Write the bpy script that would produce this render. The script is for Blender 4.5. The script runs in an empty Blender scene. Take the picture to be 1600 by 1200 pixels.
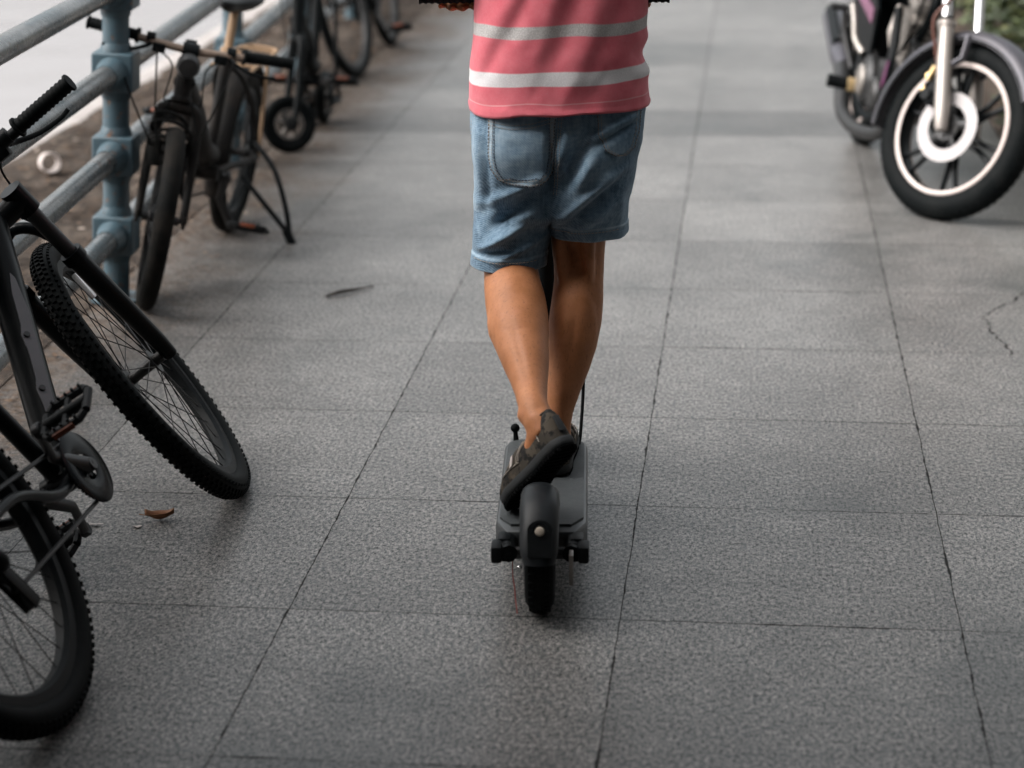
import bpy, bmesh, math, random
import numpy as np
from mathutils import Matrix, Vector, noise as mnoise

rnd = random.Random(7)
SC = bpy.context.scene
COL = SC.collection
PI = math.pi
R_ = math.radians

# ------------------------------------------------------------------ camera
cd = bpy.data.cameras.new("camera"); cam = bpy.data.objects.new("camera", cd); COL.objects.link(cam)
cd.sensor_width = 36.0; cd.lens = 3486.42 / 1600 * 36.0
cd.clip_start = 0.05; cd.clip_end = 2000
CAM_R = Vector((0.9939, 0.1064, -0.0089)); CAM_U = Vector((-0.0219, 0.2861, 0.9579)); CAM_F = Vector((-0.1045, 0.9519, -0.2867))
mw = Matrix.Identity(4)
for i in range(3):
    mw[i][0] = CAM_R[i]; mw[i][1] = CAM_U[i]; mw[i][2] = -CAM_F[i]
mw[0][3], mw[1][3], mw[2][3] = 0.8148, -3.6886, 1.5454
cam.matrix_world = mw
cd.dof.use_dof = True; cd.dof.focus_distance = 4.45; cd.dof.aperture_fstop = 2.8; cd.dof.aperture_blades = 9
SC.camera = cam

# ------------------------------------------------------------------ sky, sun, exposure
SUN_EL, SUN_AZ = 44.0, -112.0        # azimuth from +Y towards +X
world = bpy.data.worlds.new("World"); SC.world = world; world.use_nodes = True
wn = world.node_tree.nodes; wl = world.node_tree.links; wn.clear()
sky = wn.new("ShaderNodeTexSky"); sky.sky_type = 'NISHITA'; sky.sun_disc = False
sky.sun_elevation = R_(SUN_EL); sky.sun_rotation = R_(SUN_AZ); sky.air_density = 1.0; sky.dust_density = 6.0; sky.ozone_density = 1.0
hs = wn.new("ShaderNodeHueSaturation"); hs.inputs["Saturation"].default_value = 0.20; hs.inputs["Hue"].default_value = 0.47
bg = wn.new("ShaderNodeBackground"); bg.inputs["Strength"].default_value = 0.115
wo = wn.new("ShaderNodeOutputWorld")
wl.new(sky.outputs[0], hs.inputs["Color"]); wl.new(hs.outputs[0], bg.inputs["Color"]); wl.new(bg.outputs[0], wo.inputs[0])
sl = bpy.data.lights.new("sun", 'SUN'); sl.energy = 1.25; sl.angle = R_(80); sl.color = (1.0, 0.93, 0.86)
so = bpy.data.objects.new("sun", sl); COL.objects.link(so)
sdir = Vector((math.sin(R_(SUN_AZ)) * math.cos(R_(SUN_EL)), math.cos(R_(SUN_AZ)) * math.cos(R_(SUN_EL)), math.sin(R_(SUN_EL))))
so.rotation_euler = sdir.to_track_quat('Z', 'Y').to_euler()
SC.view_settings.view_transform = 'Standard'; SC.view_settings.look = 'None'
SC.view_settings.exposure = 1.48; SC.view_settings.gamma = 1.0
try: SC.view_settings.use_curve_mapping = False
except Exception: pass
SC.cycles.max_bounces = 6
SC.cycles.use_denoising = True

# ------------------------------------------------------------------ node helpers and materials
class NB:
    def __init__(s, name):
        s.m = bpy.data.materials.new(name); s.m.use_nodes = True
        s.t = s.m.node_tree; s.t.nodes.clear()
        s.out = s.t.nodes.new("ShaderNodeOutputMaterial"); s.b = s.t.nodes.new("ShaderNodeBsdfPrincipled")
        s.t.links.new(s.b.outputs[0], s.out.inputs[0])
        s.tc = s.t.nodes.new("ShaderNodeTexCoord")
        s.P = s.tc.outputs["Object"]
    def link(s, a, b): s.t.links.new(a, b)
    def put(s, sock, v):
        if hasattr(v, "is_linked") or isinstance(v, bpy.types.NodeSocket): s.link(v, sock)
        else:
            if sock.type == 'RGBA' and len(v) == 3: v = (*v, 1)
            sock.default_value = v
    def math(s, op, a, b=0.0, c=None, clamp=False):
        n = s.t.nodes.new("ShaderNodeMath"); n.operation = op; n.use_clamp = clamp
        s.put(n.inputs[0], a); s.put(n.inputs[1], b)
        if c is not None: s.put(n.inputs[2], c)
        return n.outputs[0]
    def noise(s, scale, detail=3.0, rough=0.55, vec=None, dist=0.0, out="Fac"):
        n = s.t.nodes.new("ShaderNodeTexNoise"); n.inputs["Scale"].default_value = scale
        n.inputs["Detail"].default_value = detail; n.inputs["Roughness"].default_value = rough; n.inputs["Distortion"].default_value = dist
        s.link(vec if vec is not None else s.P, n.inputs["Vector"]); return n.outputs[out]
    def voro(s, scale, feat='F1', out="Distance", vec=None):
        n = s.t.nodes.new("ShaderNodeTexVoronoi"); n.feature = feat; n.inputs["Scale"].default_value = scale
        s.link(vec if vec is not None else s.P, n.inputs["Vector"]); return n.outputs[out]
    def ramp(s, fac, stops, interp='LINEAR'):
        n = s.t.nodes.new("ShaderNodeValToRGB"); n.color_ramp.interpolation = interp
        e = n.color_ramp.elements
        while len(e) < len(stops): e.new(0.5)
        for el, (p, c) in zip(e, stops):
            el.position = p; el.color = (c, c, c, 1) if isinstance(c, (int, float)) else (*c[:3], 1)
        s.link(fac, n.inputs[0]); return n.outputs[0]
    def rng(s, v, a, b, c=0.0, d=1.0, smooth=False):
        n = s.t.nodes.new("ShaderNodeMapRange"); n.clamp = True
        if smooth: n.interpolation_type = 'SMOOTHSTEP'
        s.put(n.inputs[0], v)
        for i, x in enumerate((a, b, c, d)): n.inputs[i + 1].default_value = x
        return n.outputs[0]
    def mix(s, f, a, b, blend='MIX'):
        n = s.t.nodes.new("ShaderNodeMix"); n.data_type = 'RGBA'; n.blend_type = blend
        s.put(n.inputs[0], f); s.put(n.inputs[6], a); s.put(n.inputs[7], b); return n.outputs[2]
    def xyz(s, v=None):
        n = s.t.nodes.new("ShaderNodeSeparateXYZ"); s.link(v if v is not None else s.P, n.inputs[0]); return n.outputs
    def comb(s, x, y, z):
        n = s.t.nodes.new("ShaderNodeCombineXYZ")
        for i, v in enumerate((x, y, z)): s.put(n.inputs[i], v)
        return n.outputs[0]
    def attr(s, name, out="Fac"):
        n = s.t.nodes.new("ShaderNodeAttribute"); n.attribute_name = name; return n.outputs[out]
    def bump(s, h, strength=0.3, dist=0.01):
        n = s.t.nodes.new("ShaderNodeBump"); n.inputs["Strength"].default_value = strength; n.inputs["Distance"].default_value = dist
        s.link(h, n.inputs["Height"]); s.link(n.outputs[0], s.b.inputs["Normal"])
    def set(s, **k):
        names = dict(color="Base Color", rough="Roughness", metal="Metallic", spec="Specular IOR Level", coat="Coat Weight", alpha="Alpha",
                     sheen="Sheen Weight", sss="Subsurface Weight", emit="Emission Color", estr="Emission Strength", trans="Transmission Weight", ior="IOR")
        for a, v in k.items(): s.put(s.b.inputs[names[a]], v)
        return s

def worn(name, color, rough=0.45, metal=0.0, dust=0.25, dustcol=(0.20, 0.17, 0.14), scale=14.0, bump=0.05, spec=0.5):
    """paint, metal or rubber with uneven gloss, dust and small scratches"""
    n = NB(name)
    a = n.noise(scale, 5, 0.65); b = n.noise(scale * 9, 3, 0.6)
    d = n.math('MULTIPLY', n.rng(a, 0.45, 0.75), dust); d2 = n.math('MULTIPLY', n.rng(b, 0.5, 0.8), dust * 0.6)
    dd = n.math('ADD', d, d2, clamp=True)
    c = n.mix(dd, color, dustcol)
    n.set(color=c, metal=n.math('MULTIPLY', n.math('SUBTRACT', 1.0, dd), metal), rough=n.math('ADD', n.math('MULTIPLY', dd, 0.45), rough, clamp=True), spec=spec)
    if bump: n.bump(n.noise(scale * 20, 2, 0.5), bump, 0.002)
    return n.m

M = {}
M['rubber'] = worn('rubber', (0.0035, 0.0048, 0.0052), 0.6, 0, 0.14, (0.045, 0.044, 0.042), 18, 0.15, spec=0.06)
M['rubber_dusty'] = worn('rubber_dusty', (0.006, 0.0068, 0.0068), 0.7, 0, 0.4, (0.045, 0.038, 0.032), 12, 0.15, spec=0.07)
M['black_paint'] = worn('black_paint', (0.0035, 0.0048, 0.0056), 0.3, 0, 0.08, (0.035, 0.036, 0.037), 10, 0.02, spec=0.12)
M['black_satin'] = worn('black_satin', (0.0045, 0.006, 0.0068), 0.45, 0, 0.12, (0.04, 0.04, 0.04), 16, 0.05, spec=0.10)
M['black_plastic'] = worn('black_plastic', (0.007, 0.0085, 0.0095), 0.5, 0, 0.12, (0.04, 0.042, 0.043), 22, 0.1, spec=0.14)
M['old_black'] = worn('old_black', (0.0085, 0.0085, 0.0085), 0.5, 0, 0.45, (0.05, 0.04, 0.032), 9, 0.1, spec=0.14)
M['dusty_bar'] = worn("dusty_bar", (0.24, 0.18, 0.14), 0.5, 0.3, 0.6, (0.28, 0.22, 0.17), 20, 0.1)
M['decal'] = worn("decal_grey", (0.085, 0.083, 0.092), 0.45, 0, 0.3, (0.05, 0.05, 0.05), 20, 0.02)
M['steel'] = worn("steel", (0.62, 0.61, 0.60), 0.28, 1.0, 0.25, (0.22, 0.19, 0.16), 20, 0.05)
M['chrome'] = worn("chrome", (0.82, 0.82, 0.82), 0.10, 1.0, 0.06, (0.3, 0.28, 0.26), 12, 0.0)
M['alloy'] = worn("alloy", (0.30, 0.28, 0.26), 0.42, 0.8, 0.35, (0.14, 0.115, 0.09), 25, 0.08)
M['dark_alloy'] = worn("dark_alloy", (0.035, 0.036, 0.037), 0.42, 0.6, 0.30, (0.045, 0.038, 0.032), 25, 0.1)
M['spoke'] = worn('spoke_black', (0.012, 0.012, 0.013), 0.35, 0.6, 0.1, (0.04, 0.04, 0.04), 30, 0, spec=0.20)
M['tan'] = worn("tan_rust", (0.34, 0.22, 0.125), 0.6, 0, 0.5, (0.25, 0.17, 0.11), 22, 0.1)
M['gloss_black'] = worn("gloss_black", (0.004, 0.005, 0.006), 0.22, 0, 0.10, (0.02, 0.02, 0.02), 12, 0.02, spec=0.07)
M['orange'] = worn("amber_reflector", (0.16, 0.035, 0.010), 0.35, 0, 0.4, (0.04, 0.02, 0.012), 30, 0)
M['clear'] = worn("clear_reflector", (0.75, 0.75, 0.75), 0.2, 0, 0.2, (0.3, 0.3, 0.3), 30, 0)
M['white_paint'] = worn("white_paint", (0.50, 0.43, 0.40), 0.4, 0, 0.12, (0.3, 0.25, 0.22), 18, 0.03)
M['disc'] = worn("disc_steel", (0.31, 0.295, 0.295), 0.5, 0.2, 0.1, (0.35, 0.3, 0.27), 25, 0.02)
M['fender_silver'] = worn("fender_silver", (0.075, 0.074, 0.086), 0.32, 0.4, 0.15, (0.15, 0.13, 0.12), 10, 0)
M['fork_lower'] = worn("fork_lower", (0.34, 0.31, 0.285), 0.36, 0.5, 0.15, (0.22, 0.18, 0.15), 14, 0.02)
M['brown_hose'] = worn("brown_hose", (0.09, 0.03, 0.02), 0.45, 0, 0.3, (0.1, 0.07, 0.05), 20, 0)
M['purple'] = worn("purple_panel", (0.09, 0.018, 0.065), 0.3, 0, 0.15, (0.08, 0.06, 0.06), 9, 0)
M['pink'] = worn("pink_decal", (0.17, 0.075, 0.125), 0.35, 0, 0.15, (0.15, 0.12, 0.12), 9, 0)
M['brass'] = worn("brass", (0.62, 0.46, 0.24), 0.35, 0.8, 0.3, (0.3, 0.22, 0.14), 20, 0)
M['lamp'] = worn("lamp_lens", (0.75, 0.66, 0.55), 0.15, 0.3, 0.1, (0.4, 0.3, 0.2), 40, 0)
M['deck_rubber'] = worn('deck_rubber', (0.062, 0.069, 0.072), 0.5, 0, 0.3, (0.05, 0.052, 0.053), 16, 0.25, spec=0.28)
M['deck_shell'] = worn('deck_shell', (0.050, 0.055, 0.057), 0.32, 0, 0.15, (0.07, 0.07, 0.07), 14, 0.03, spec=0.45)
M['deck_body'] = worn('deck_body', (0.01, 0.0125, 0.0145), 0.4, 0, 0.15, (0.045, 0.046, 0.047), 14, 0.05, spec=0.22)
M['red_wire'] = worn("red_wire", (0.30, 0.06, 0.05), 0.5, 0, 0.1)
M['seat_vinyl'] = worn('seat_vinyl', (0.006, 0.0065, 0.007), 0.45, 0, 0.15, (0.04, 0.04, 0.04), spec=0.15)
M['rail_paint'] = None; M['post_paint'] = None

def rail_mat(name, col, bare, f0, f1, rough, metal):
    n = NB(name)
    a = n.noise(5, 5, 0.65); b = n.noise(60, 3, 0.6); streak = n.noise(7, 4, 0.6, vec=n.comb(n.math('MULTIPLY', n.xyz()[0], 6), n.math('MULTIPLY', n.xyz()[1], 0.8), n.math('MULTIPLY', n.xyz()[2], 6)))
    w = n.rng(n.math('ADD', n.math('MULTIPLY', a, 0.5), n.math('MULTIPLY', streak, 0.5)), f0, f1)
    c = n.mix(w, col, bare)
    c = n.mix(n.math('MULTIPLY', n.rng(b, 0.55, 0.75), 0.35), c, (0.10, 0.085, 0.075))
    n.set(color=c, rough=n.math('ADD', n.math('MULTIPLY', b, 0.25), rough), metal=n.math('MULTIPLY', w, metal))
    chips = n.math('MULTIPLY', n.rng(n.noise(38, 4, 0.7), 0.60, 0.64), n.rng(n.noise(6, 3, 0.6), 0.46, 0.56))
    c = n.mix(chips, c, n.ramp(n.noise(120, 2), [(0.4, (0.05, 0.028, 0.018)), (0.6, (0.15, 0.09, 0.06))])); n.put(n.b.inputs['Base Color'], c)
    n.bump(n.math('SUBTRACT', n.noise(90, 3, 0.6), chips), 0.15, 0.002)
    return n.m
M['rail_paint'] = rail_mat("worn_rail", (0.055, 0.074, 0.084), (0.26, 0.26, 0.255), 0.42, 0.64, 0.16, 0.9)
M['post_paint'] = rail_mat("post_blue_grey", (0.055, 0.094, 0.116), (0.10, 0.12, 0.13), 0.55, 0.75, 0.28, 0.0)

# granite paving -----------------------------------------------------------
def ground_mat():
    n = NB("granite_paving")
    x, y, z = n.xyz()
    warp = n.noise(9, 3, 0.6, out="Color")
    wx, wy, wz = n.xyz(warp)
    chip = n.noise(13, 4, 0.62)
    X = n.math('ADD', x, n.math('MULTIPLY', n.math('SUBTRACT', wx, 0.5), 0.008))
    Y0 = n.math('ADD', y, n.math('MULTIPLY', n.math('SUBTRACT', wy, 0.5), 0.008))
    far = n.math('GREATER_THAN', y, 5.34)
    instrip = n.math('MULTIPLY', n.math('GREATER_THAN', Y0, 4.79), n.math('LESS_THAN', Y0, 5.345))
    Y = n.math('SUBTRACT', Y0, n.math('MULTIPLY', far, 0.545))
    def lined(v, per):
        u = n.math('DIVIDE', v, per)
        f = n.math('FRACT', n.math('ADD', u, 0.5)); d = n.math('MULTIPLY', n.math('ABSOLUTE', n.math('SUBTRACT', f, 0.5)), per)
        return d, n.math('FLOOR', u)
    dx, ix = lined(X, 0.6); dy, iy = lined(Y, 0.6)
    dxs, ixs = lined(n.math('SUBTRACT', X, 0.305), 1.2)
    lowf = n.noise(1.7, 2, 0.5)
    wj = n.math('ADD', n.math('MULTIPLY', n.rng(chip, 0.48, 0.8), 0.0050), 0.0011)
    jx = n.rng(n.math('DIVIDE', dx, wj), 0.55, 1.25, 1, 0)
    wj2 = n.math('ADD', n.math('MULTIPLY', n.rng(chip, 0.45, 0.85), 0.006), 0.0014)
    jy = n.math('MULTIPLY', n.rng(n.math('DIVIDE', dy, wj2), 0.6, 1.5, 1, 0), n.rng(lowf, 0.38, 0.6, 0.50, 1.0))
    jxs = n.math('MULTIPLY', n.rng(dxs, 0.004, 0.008, 1, 0), instrip)
    # cell tone
    wn_ = n.t.nodes.new("ShaderNodeTexWhiteNoise"); wn_.noise_dimensions = '3D'
    n.link(n.comb(ix, iy, 3.0), wn_.inputs["Vector"]); cell = wn_.outputs["Value"]
    # crack in the slab on the right
    pts = [(1.575, 2.430), (1.527, 2.312), (1.488, 2.261), (1.441, 2.157), (1.446, 2.009), (1.462, 1.917), (1.479, 1.800)]
    cr = None
    kx, ky, kz = n.xyz(n.noise(26, 3, 0.7, out="Color")); KX = n.math('ADD', x, n.math('MULTIPLY', n.math('SUBTRACT', kx, 0.5), 0.05)); KY = n.math('ADD', y, n.math('MULTIPLY', n.math('SUBTRACT', ky, 0.5), 0.05))
    for (ax, ay), (bx, by) in zip(pts[:-1], pts[1:]):
        L2 = (bx - ax) ** 2 + (by - ay) ** 2
        tx = n.math('ADD', n.math('MULTIPLY', n.math('SUBTRACT', KX, ax), (bx - ax) / L2), n.math('MULTIPLY', n.math('SUBTRACT', KY, ay), (by - ay) / L2), clamp=True)
        qx = n.math('SUBTRACT', KX, n.math('MULTIPLY_ADD', tx, bx - ax, ax)); qy = n.math('SUBTRACT', KY, n.math('MULTIPLY_ADD', tx, by - ay, ay))
        d = n.math('SQRT', n.math('ADD', n.math('MULTIPLY', qx, qx), n.math('MULTIPLY', qy, qy)))
        cr = d if cr is None else n.math('MINIMUM', cr, d)
    crk = n.rng(n.math('DIVIDE', cr, wj), 0.9, 2.4, 1.0, 0)
    joint = n.math('MAXIMUM', n.math('MAXIMUM', jx, jy), n.math('MAXIMUM', jxs, crk))
    gv = n.comb(x, n.math('MULTIPLY', y, 0.55), z)
    # speckle: crystals of feldspar, quartz and dark mica, worn smooth
    s1 = n.noise(135, 3.0, 0.7, vec=gv); s2 = n.noise(330, 2, 0.6, vec=gv); s3 = n.voro(105, out="Color", vec=gv); s3v = n.xyz(s3)[0]
    sp = n.math('ADD', n.math('MULTIPLY', s1, 0.62), n.math('MULTIPLY', s2, 0.38))
    col = n.ramp(sp, [(0.37, (0.010, 0.015, 0.015)), (0.46, (0.080, 0.087, 0.086)), (0.54, (0.178, 0.170, 0.163)), (0.65, (0.37, 0.340, 0.323))])
    col = n.mix(n.math('MULTIPLY', n.rng(s3v, 0.80, 0.86), n.math('MULTIPLY', n.rng(s1, 0.40, 0.58, 1, 0), 0.75)), col, (0.07, 0.078, 0.082))
    col = n.mix(n.math('MULTIPLY', n.rng(s2, 0.56, 0.66), 0.3), col, (0.44, 0.37, 0.34))
    tone = n.math('MULTIPLY_ADD', cell, 0.38, 0.80)
    tone = n.math('MULTIPLY', tone, n.rng(n.noise(2.6, 5, 0.62), 0.3, 0.7, 0.78, 1.16))
    tone = n.math('MULTIPLY', tone, n.rng(n.noise(13, 4, 0.6), 0.35, 0.7, 0.86, 1.10))
    tone = n.math('MULTIPLY', tone, n.math('SUBTRACT', 1.0, n.math('MULTIPLY', instrip, 0.32)))
    edge = n.math('MULTIPLY', n.rng(n.math('MINIMUM', dx, dy), 0.0, 0.03, 0.10, 0.0), n.rng(n.noise(16, 3), 0.4, 0.65))
    tone = n.math('SUBTRACT', tone, edge)
    mul = n.t.nodes.new("ShaderNodeVectorMath"); mul.operation = 'SCALE'; n.link(col, mul.inputs[0]); n.link(tone, mul.inputs["Scale"]); col = mul.outputs[0]
    # old spots of gum and oil
    spot = n.rng(n.voro(2.3, out="Distance"), 0.018, 0.032, 0.6, 0.0)
    col = n.mix(spot, col, (0.075, 0.08, 0.085))
    stain = n.math('MULTIPLY', n.rng(n.noise(1.15, 5, 0.68, dist=0.6), 0.52, 0.64), n.rng(n.noise(7, 4, 0.65), 0.35, 0.6, 0.35, 1.0))
    col = n.mix(n.math('MULTIPLY', stain, 0.52), col, (0.045, 0.050, 0.050))
    drip = n.rng(n.voro(5.3, out="Distance"), 0.010, 0.020, 0.55, 0.0)
    col = n.mix(n.math('MULTIPLY', drip, n.rng(n.noise(3.1), 0.5, 0.56)), col, (0.04, 0.045, 0.047))
    # soil trodden in along the railing
    soilm = n.math('ADD', x, n.math('MULTIPLY', n.math('SUBTRACT', n.noise(2.4, 4, 0.6), 0.5), 0.75))
    soil = n.rng(soilm, -0.52, -0.98, 0, 1, smooth=True)
    soil = n.math('MULTIPLY', soil, n.rng(n.noise(26, 4, 0.7), 0.3, 0.6, 0.45, 1.0))
    sc = n.ramp(n.noise(48, 4, 0.7), [(0.3, (0.022, 0.019, 0.016)), (0.5, (0.065, 0.050, 0.040)), (0.66, (0.14, 0.095, 0.065)), (0.75, (0.20, 0.165, 0.14))])
    col = n.mix(soil, col, sc)
    col = n.mix(n.math('MULTIPLY', joint, 0.93), col, (0.022, 0.022, 0.022))
    n.set(color=col, rough=n.math('MULTIPLY_ADD', s2, 0.22, n.math('MULTIPLY_ADD', soil, 0.3, 0.27), clamp=True), spec=n.math('MULTIPLY', n.math('SUBTRACT', 1.0, n.math('MAXIMUM', joint, soil)), n.rng(sp, 0.38, 0.55, 0.08, 0.54)))
    h = n.math('SUBTRACT', n.math('MULTIPLY', sp, 0.25), n.math('MULTIPLY', joint, 1.0))
    n.bump(h, 0.08, 0.006)
    return n.m
M['ground'] = ground_mat()

def dirt_mat():
    n = NB("bank_soil")
    a = n.noise(5, 6, 0.65); b = n.noise(42, 5, 0.7)
    c = n.ramp(b, [(0.3, (0.014, 0.012, 0.011)), (0.5, (0.030, 0.023, 0.018)), (0.62, (0.066, 0.043, 0.029)), (0.74, (0.14, 0.11, 0.088))])
    c = n.mix(n.rng(a, 0.45, 0.62), c, n.ramp(b, [(0.35, (0.034, 0.028, 0.024)), (0.6, (0.090, 0.071, 0.056))]))
    n.set(color=c, rough=0.9, spec=0.2); n.bump(b, 0.5, 0.02)
    return n.m
M['dirt'] = dirt_mat()

def water_mat():
    n = NB("river_water")
    n.set(color=(0.26, 0.245, 0.245), rough=0.18, spec=0.5)
    n.bump(n.noise(1.2, 3, 0.5), 0.12, 0.15)
    return n.m
M['water'] = water_mat()

def denim_mat():
    n = NB("denim")
    x, y, z = n.xyz()
    wv = n.t.nodes.new("ShaderNodeTexWave"); wv.wave_type = 'BANDS'; wv.bands_direction = 'DIAGONAL'
    wv.inputs["Scale"].default_value = 130; wv.inputs["Distortion"].default_value = 3; wv.inputs["Detail"].default_value = 2; n.link(n.P, wv.inputs["Vector"])
    slub = n.noise(30, 4, 0.65, vec=n.comb(n.math('MULTIPLY', x, 5), n.math('MULTIPLY', y, 5), n.math('MULTIPLY', z, 1.0)))
    slub2 = n.noise(30, 4, 0.65, vec=n.comb(x, n.math('MULTIPLY', y, 5), n.math('MULTIPLY', z, 5)))
    wear = n.attr("wear"); big = n.noise(9, 4, 0.6)
    f = n.math('ADD', n.math('MULTIPLY', n.math('ADD', slub, slub2), 0.30), n.math('MULTIPLY', wv.outputs["Fac"], 0.10))
    f = n.math('ADD', f, n.math('MULTIPLY', n.math('SUBTRACT', big, 0.5), 0.45))
    f = n.math('ADD', f, n.math('MULTIPLY', wear, 0.42))
    c = n.ramp(f, [(0.22, (0.058, 0.108, 0.160)), (0.38, (0.165, 0.262, 0.355)), (0.56, (0.33, 0.44, 0.53)), (0.85, (0.60, 0.67, 0.71))])
    n.set(color=c, rough=0.85, spec=0.2, sheen=0.15)
    n.bump(n.math('ADD', wv.outputs["Fac"], n.math('MULTIPLY', slub, 1.5)), 0.25, 0.0012)
    return n.m
M['denim'] = denim_mat()
M['stitch'] = worn("stitch_thread", (0.40, 0.35, 0.29), 0.8, 0, 0.5, (0.22, 0.22, 0.24), 60, 0)
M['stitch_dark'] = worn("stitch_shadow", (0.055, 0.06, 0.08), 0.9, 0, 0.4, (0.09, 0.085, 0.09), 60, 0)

def shirt_mat():
    n = NB("pink_jersey")
    v = n.attr("height")
    x, y, z = n.xyz()
    w = n.math('ADD', v, n.math('MULTIPLY', n.math('SUBTRACT', n.noise(40, 2), 0.5), 0.0012))
    fine = n.noise(420, 2, 0.6); mott = n.noise(24, 5, 0.65)
    pk = n.mix(n.rng(mott, 0.3, 0.7), (0.70, 0.135, 0.175), (0.80, 0.20, 0.24))
    pk = n.mix(n.math('MULTIPLY', n.rng(fine, 0.5, 0.7), 0.25), pk, (0.72, 0.30, 0.34))
    gr = n.mix(n.rng(fine, 0.4, 0.65), (0.44, 0.42, 0.41), (0.62, 0.60, 0.59))
    wh = n.mix(n.rng(fine, 0.4, 0.65), (0.72, 0.70, 0.71), (0.84, 0.82, 0.83))
    def band(a, b, s=0.0012):
        return n.math('MULTIPLY', n.rng(w, a - s, a + s), n.rng(w, b - s, b + s, 1, 0))
    c = n.mix(band(0.057, 0.083), pk, wh)
    c = n.mix(band(0.147, 0.170), c, gr)
    c = n.mix(band(0.250, 0.276), c, wh); c = n.mix(band(0.345, 0.37), c, gr); c = n.mix(band(0.45, 0.476), c, wh)
    sew = n.math('MULTIPLY', band(0.0222, 0.0245, 0.0006), 0.55)
    c = n.mix(sew, c, (0.85, 0.50, 0.50))
    n.set(color=c, rough=0.9, spec=0.15, sheen=0.25)
    n.bump(n.math('ADD', fine, n.math('MULTIPLY', n.noise(60, 3), 1.2)), 0.18, 0.0012)
    return n.m
M['shirt'] = shirt_mat()

def skin_mat():
    n = NB("tanned_skin")
    a = n.noise(18, 4, 0.6); b = n.noise(140, 3, 0.6)
    c = n.mix(n.rng(a, 0.3, 0.7), (0.38, 0.150, 0.060), (0.52, 0.225, 0.105))
    c = n.mix(n.math('MULTIPLY', n.rng(n.noise(55, 4, 0.65), 0.5, 0.72), 0.3), c, (0.50, 0.22, 0.13))
    c = n.mix(n.rng(n.noise(260, 2, 0.6, vec=n.comb(n.xyz()[0], n.xyz()[1], n.math('MULTIPLY', n.xyz()[2], 0.22))), 0.60, 0.70, 0, 0.35), c, (0.10, 0.05, 0.03))
    c = n.mix(n.math('MULTIPLY', n.rng(b, 0.55, 0.75), 0.35), c, (0.26, 0.11, 0.055))
    n.set(color=c, rough=n.math('MULTIPLY_ADD', a, 0.25, 0.42), spec=0.30, sss=0.04)
    n.b.inputs["Subsurface Radius"].default_value = (0.02, 0.008, 0.004)
    n.bump(n.math('ADD', b, n.math('MULTIPLY', n.noise(45, 4, 0.6), 1.5)), 0.22, 0.0012)
    return n.m
M['skin'] = skin_mat()
M['hair'] = worn("black_hair", (0.012, 0.010, 0.009), 0.5, 0, 0.1)

def shoe_mat():
    n = NB("shoe_canvas")
    a = n.noise(26, 5, 0.7); b = n.noise(220, 2, 0.6)
    c = n.mix(n.rng(n.noise(42, 3, 0.6), 0.47, 0.54), (0.010, 0.0098, 0.0090), (0.052, 0.044, 0.034))
    c = n.mix(n.rng(n.noise(33, 3, 0.6, vec=n.comb(n.xyz()[1], n.xyz()[2], n.xyz()[0])), 0.55, 0.60), c, (0.085, 0.070, 0.052))
    c = n.mix(n.math('MULTIPLY', n.math('MULTIPLY', n.rng(n.noise(70, 4, 0.7), 0.52, 0.68), n.rng(n.xyz()[1], 0.13, 0.24)), 0.9), c, (0.17, 0.12, 0.075))
    n.set(color=c, rough=0.8, spec=0.3); n.bump(b, 0.3, 0.001)
    return n.m
M['shoe'] = shoe_mat()
M['sole'] = worn('shoe_sole', (0.042, 0.045, 0.047), 0.6, 0, 0.35, (0.05, 0.046, 0.042), 30, 0.2, spec=0.15)
M['outsole'] = worn('shoe_outsole', (0.004, 0.0045, 0.005), 0.8, 0, 0.2, (0.02, 0.018, 0.016), 30, 0.3, spec=0.05)

def leaf_mat(name, c1, c2, c3):
    n = NB(name)
    oi = n.attr("tint")
    c = n.ramp(oi, [(0.0, c1), (0.6, c2), (1.0, c3)])
    c = n.mix(n.math('MULTIPLY', n.noise(40, 3), 0.4), c, c1)
    n.set(color=c, rough=0.5, spec=0.4)
    return n.m
M['hedge_leaf'] = leaf_mat("hedge_leaf", (0.018, 0.030, 0.012), (0.055, 0.075, 0.022), (0.12, 0.12, 0.035))
M['litter'] = leaf_mat("leaf_litter", (0.05, 0.03, 0.018), (0.20, 0.12, 0.065), (0.36, 0.30, 0.25))
M['bark'] = worn("bark", (0.06, 0.045, 0.035), 0.9, 0, 0.3)
M['brown_leaf'] = worn("brown_leaf", (0.24, 0.095, 0.035), 0.5, 0, 0.5, (0.12, 0.06, 0.03), 40, 0.2)
M['paper'] = worn("paper", (0.62, 0.56, 0.53), 0.8, 0, 0.3)
M['twig'] = worn("twig", (0.035, 0.033, 0.032), 0.8, 0, 0.4)
M['stone'] = worn("quay_stone", (0.33, 0.31, 0.30), 0.8, 0, 0.5, (0.16, 0.13, 0.11), 8, 0.3)
M['baffle_render'] = worn("baffle_render", (0.07, 0.07, 0.068), 0.9, 0, 0.3, (0.1, 0.09, 0.08), 3, 0.2)
M['concrete'] = worn("blocker_concrete", (0.09, 0.09, 0.09), 0.85, 0, 0.4, (0.13, 0.12, 0.12), 5, 0.2)

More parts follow.
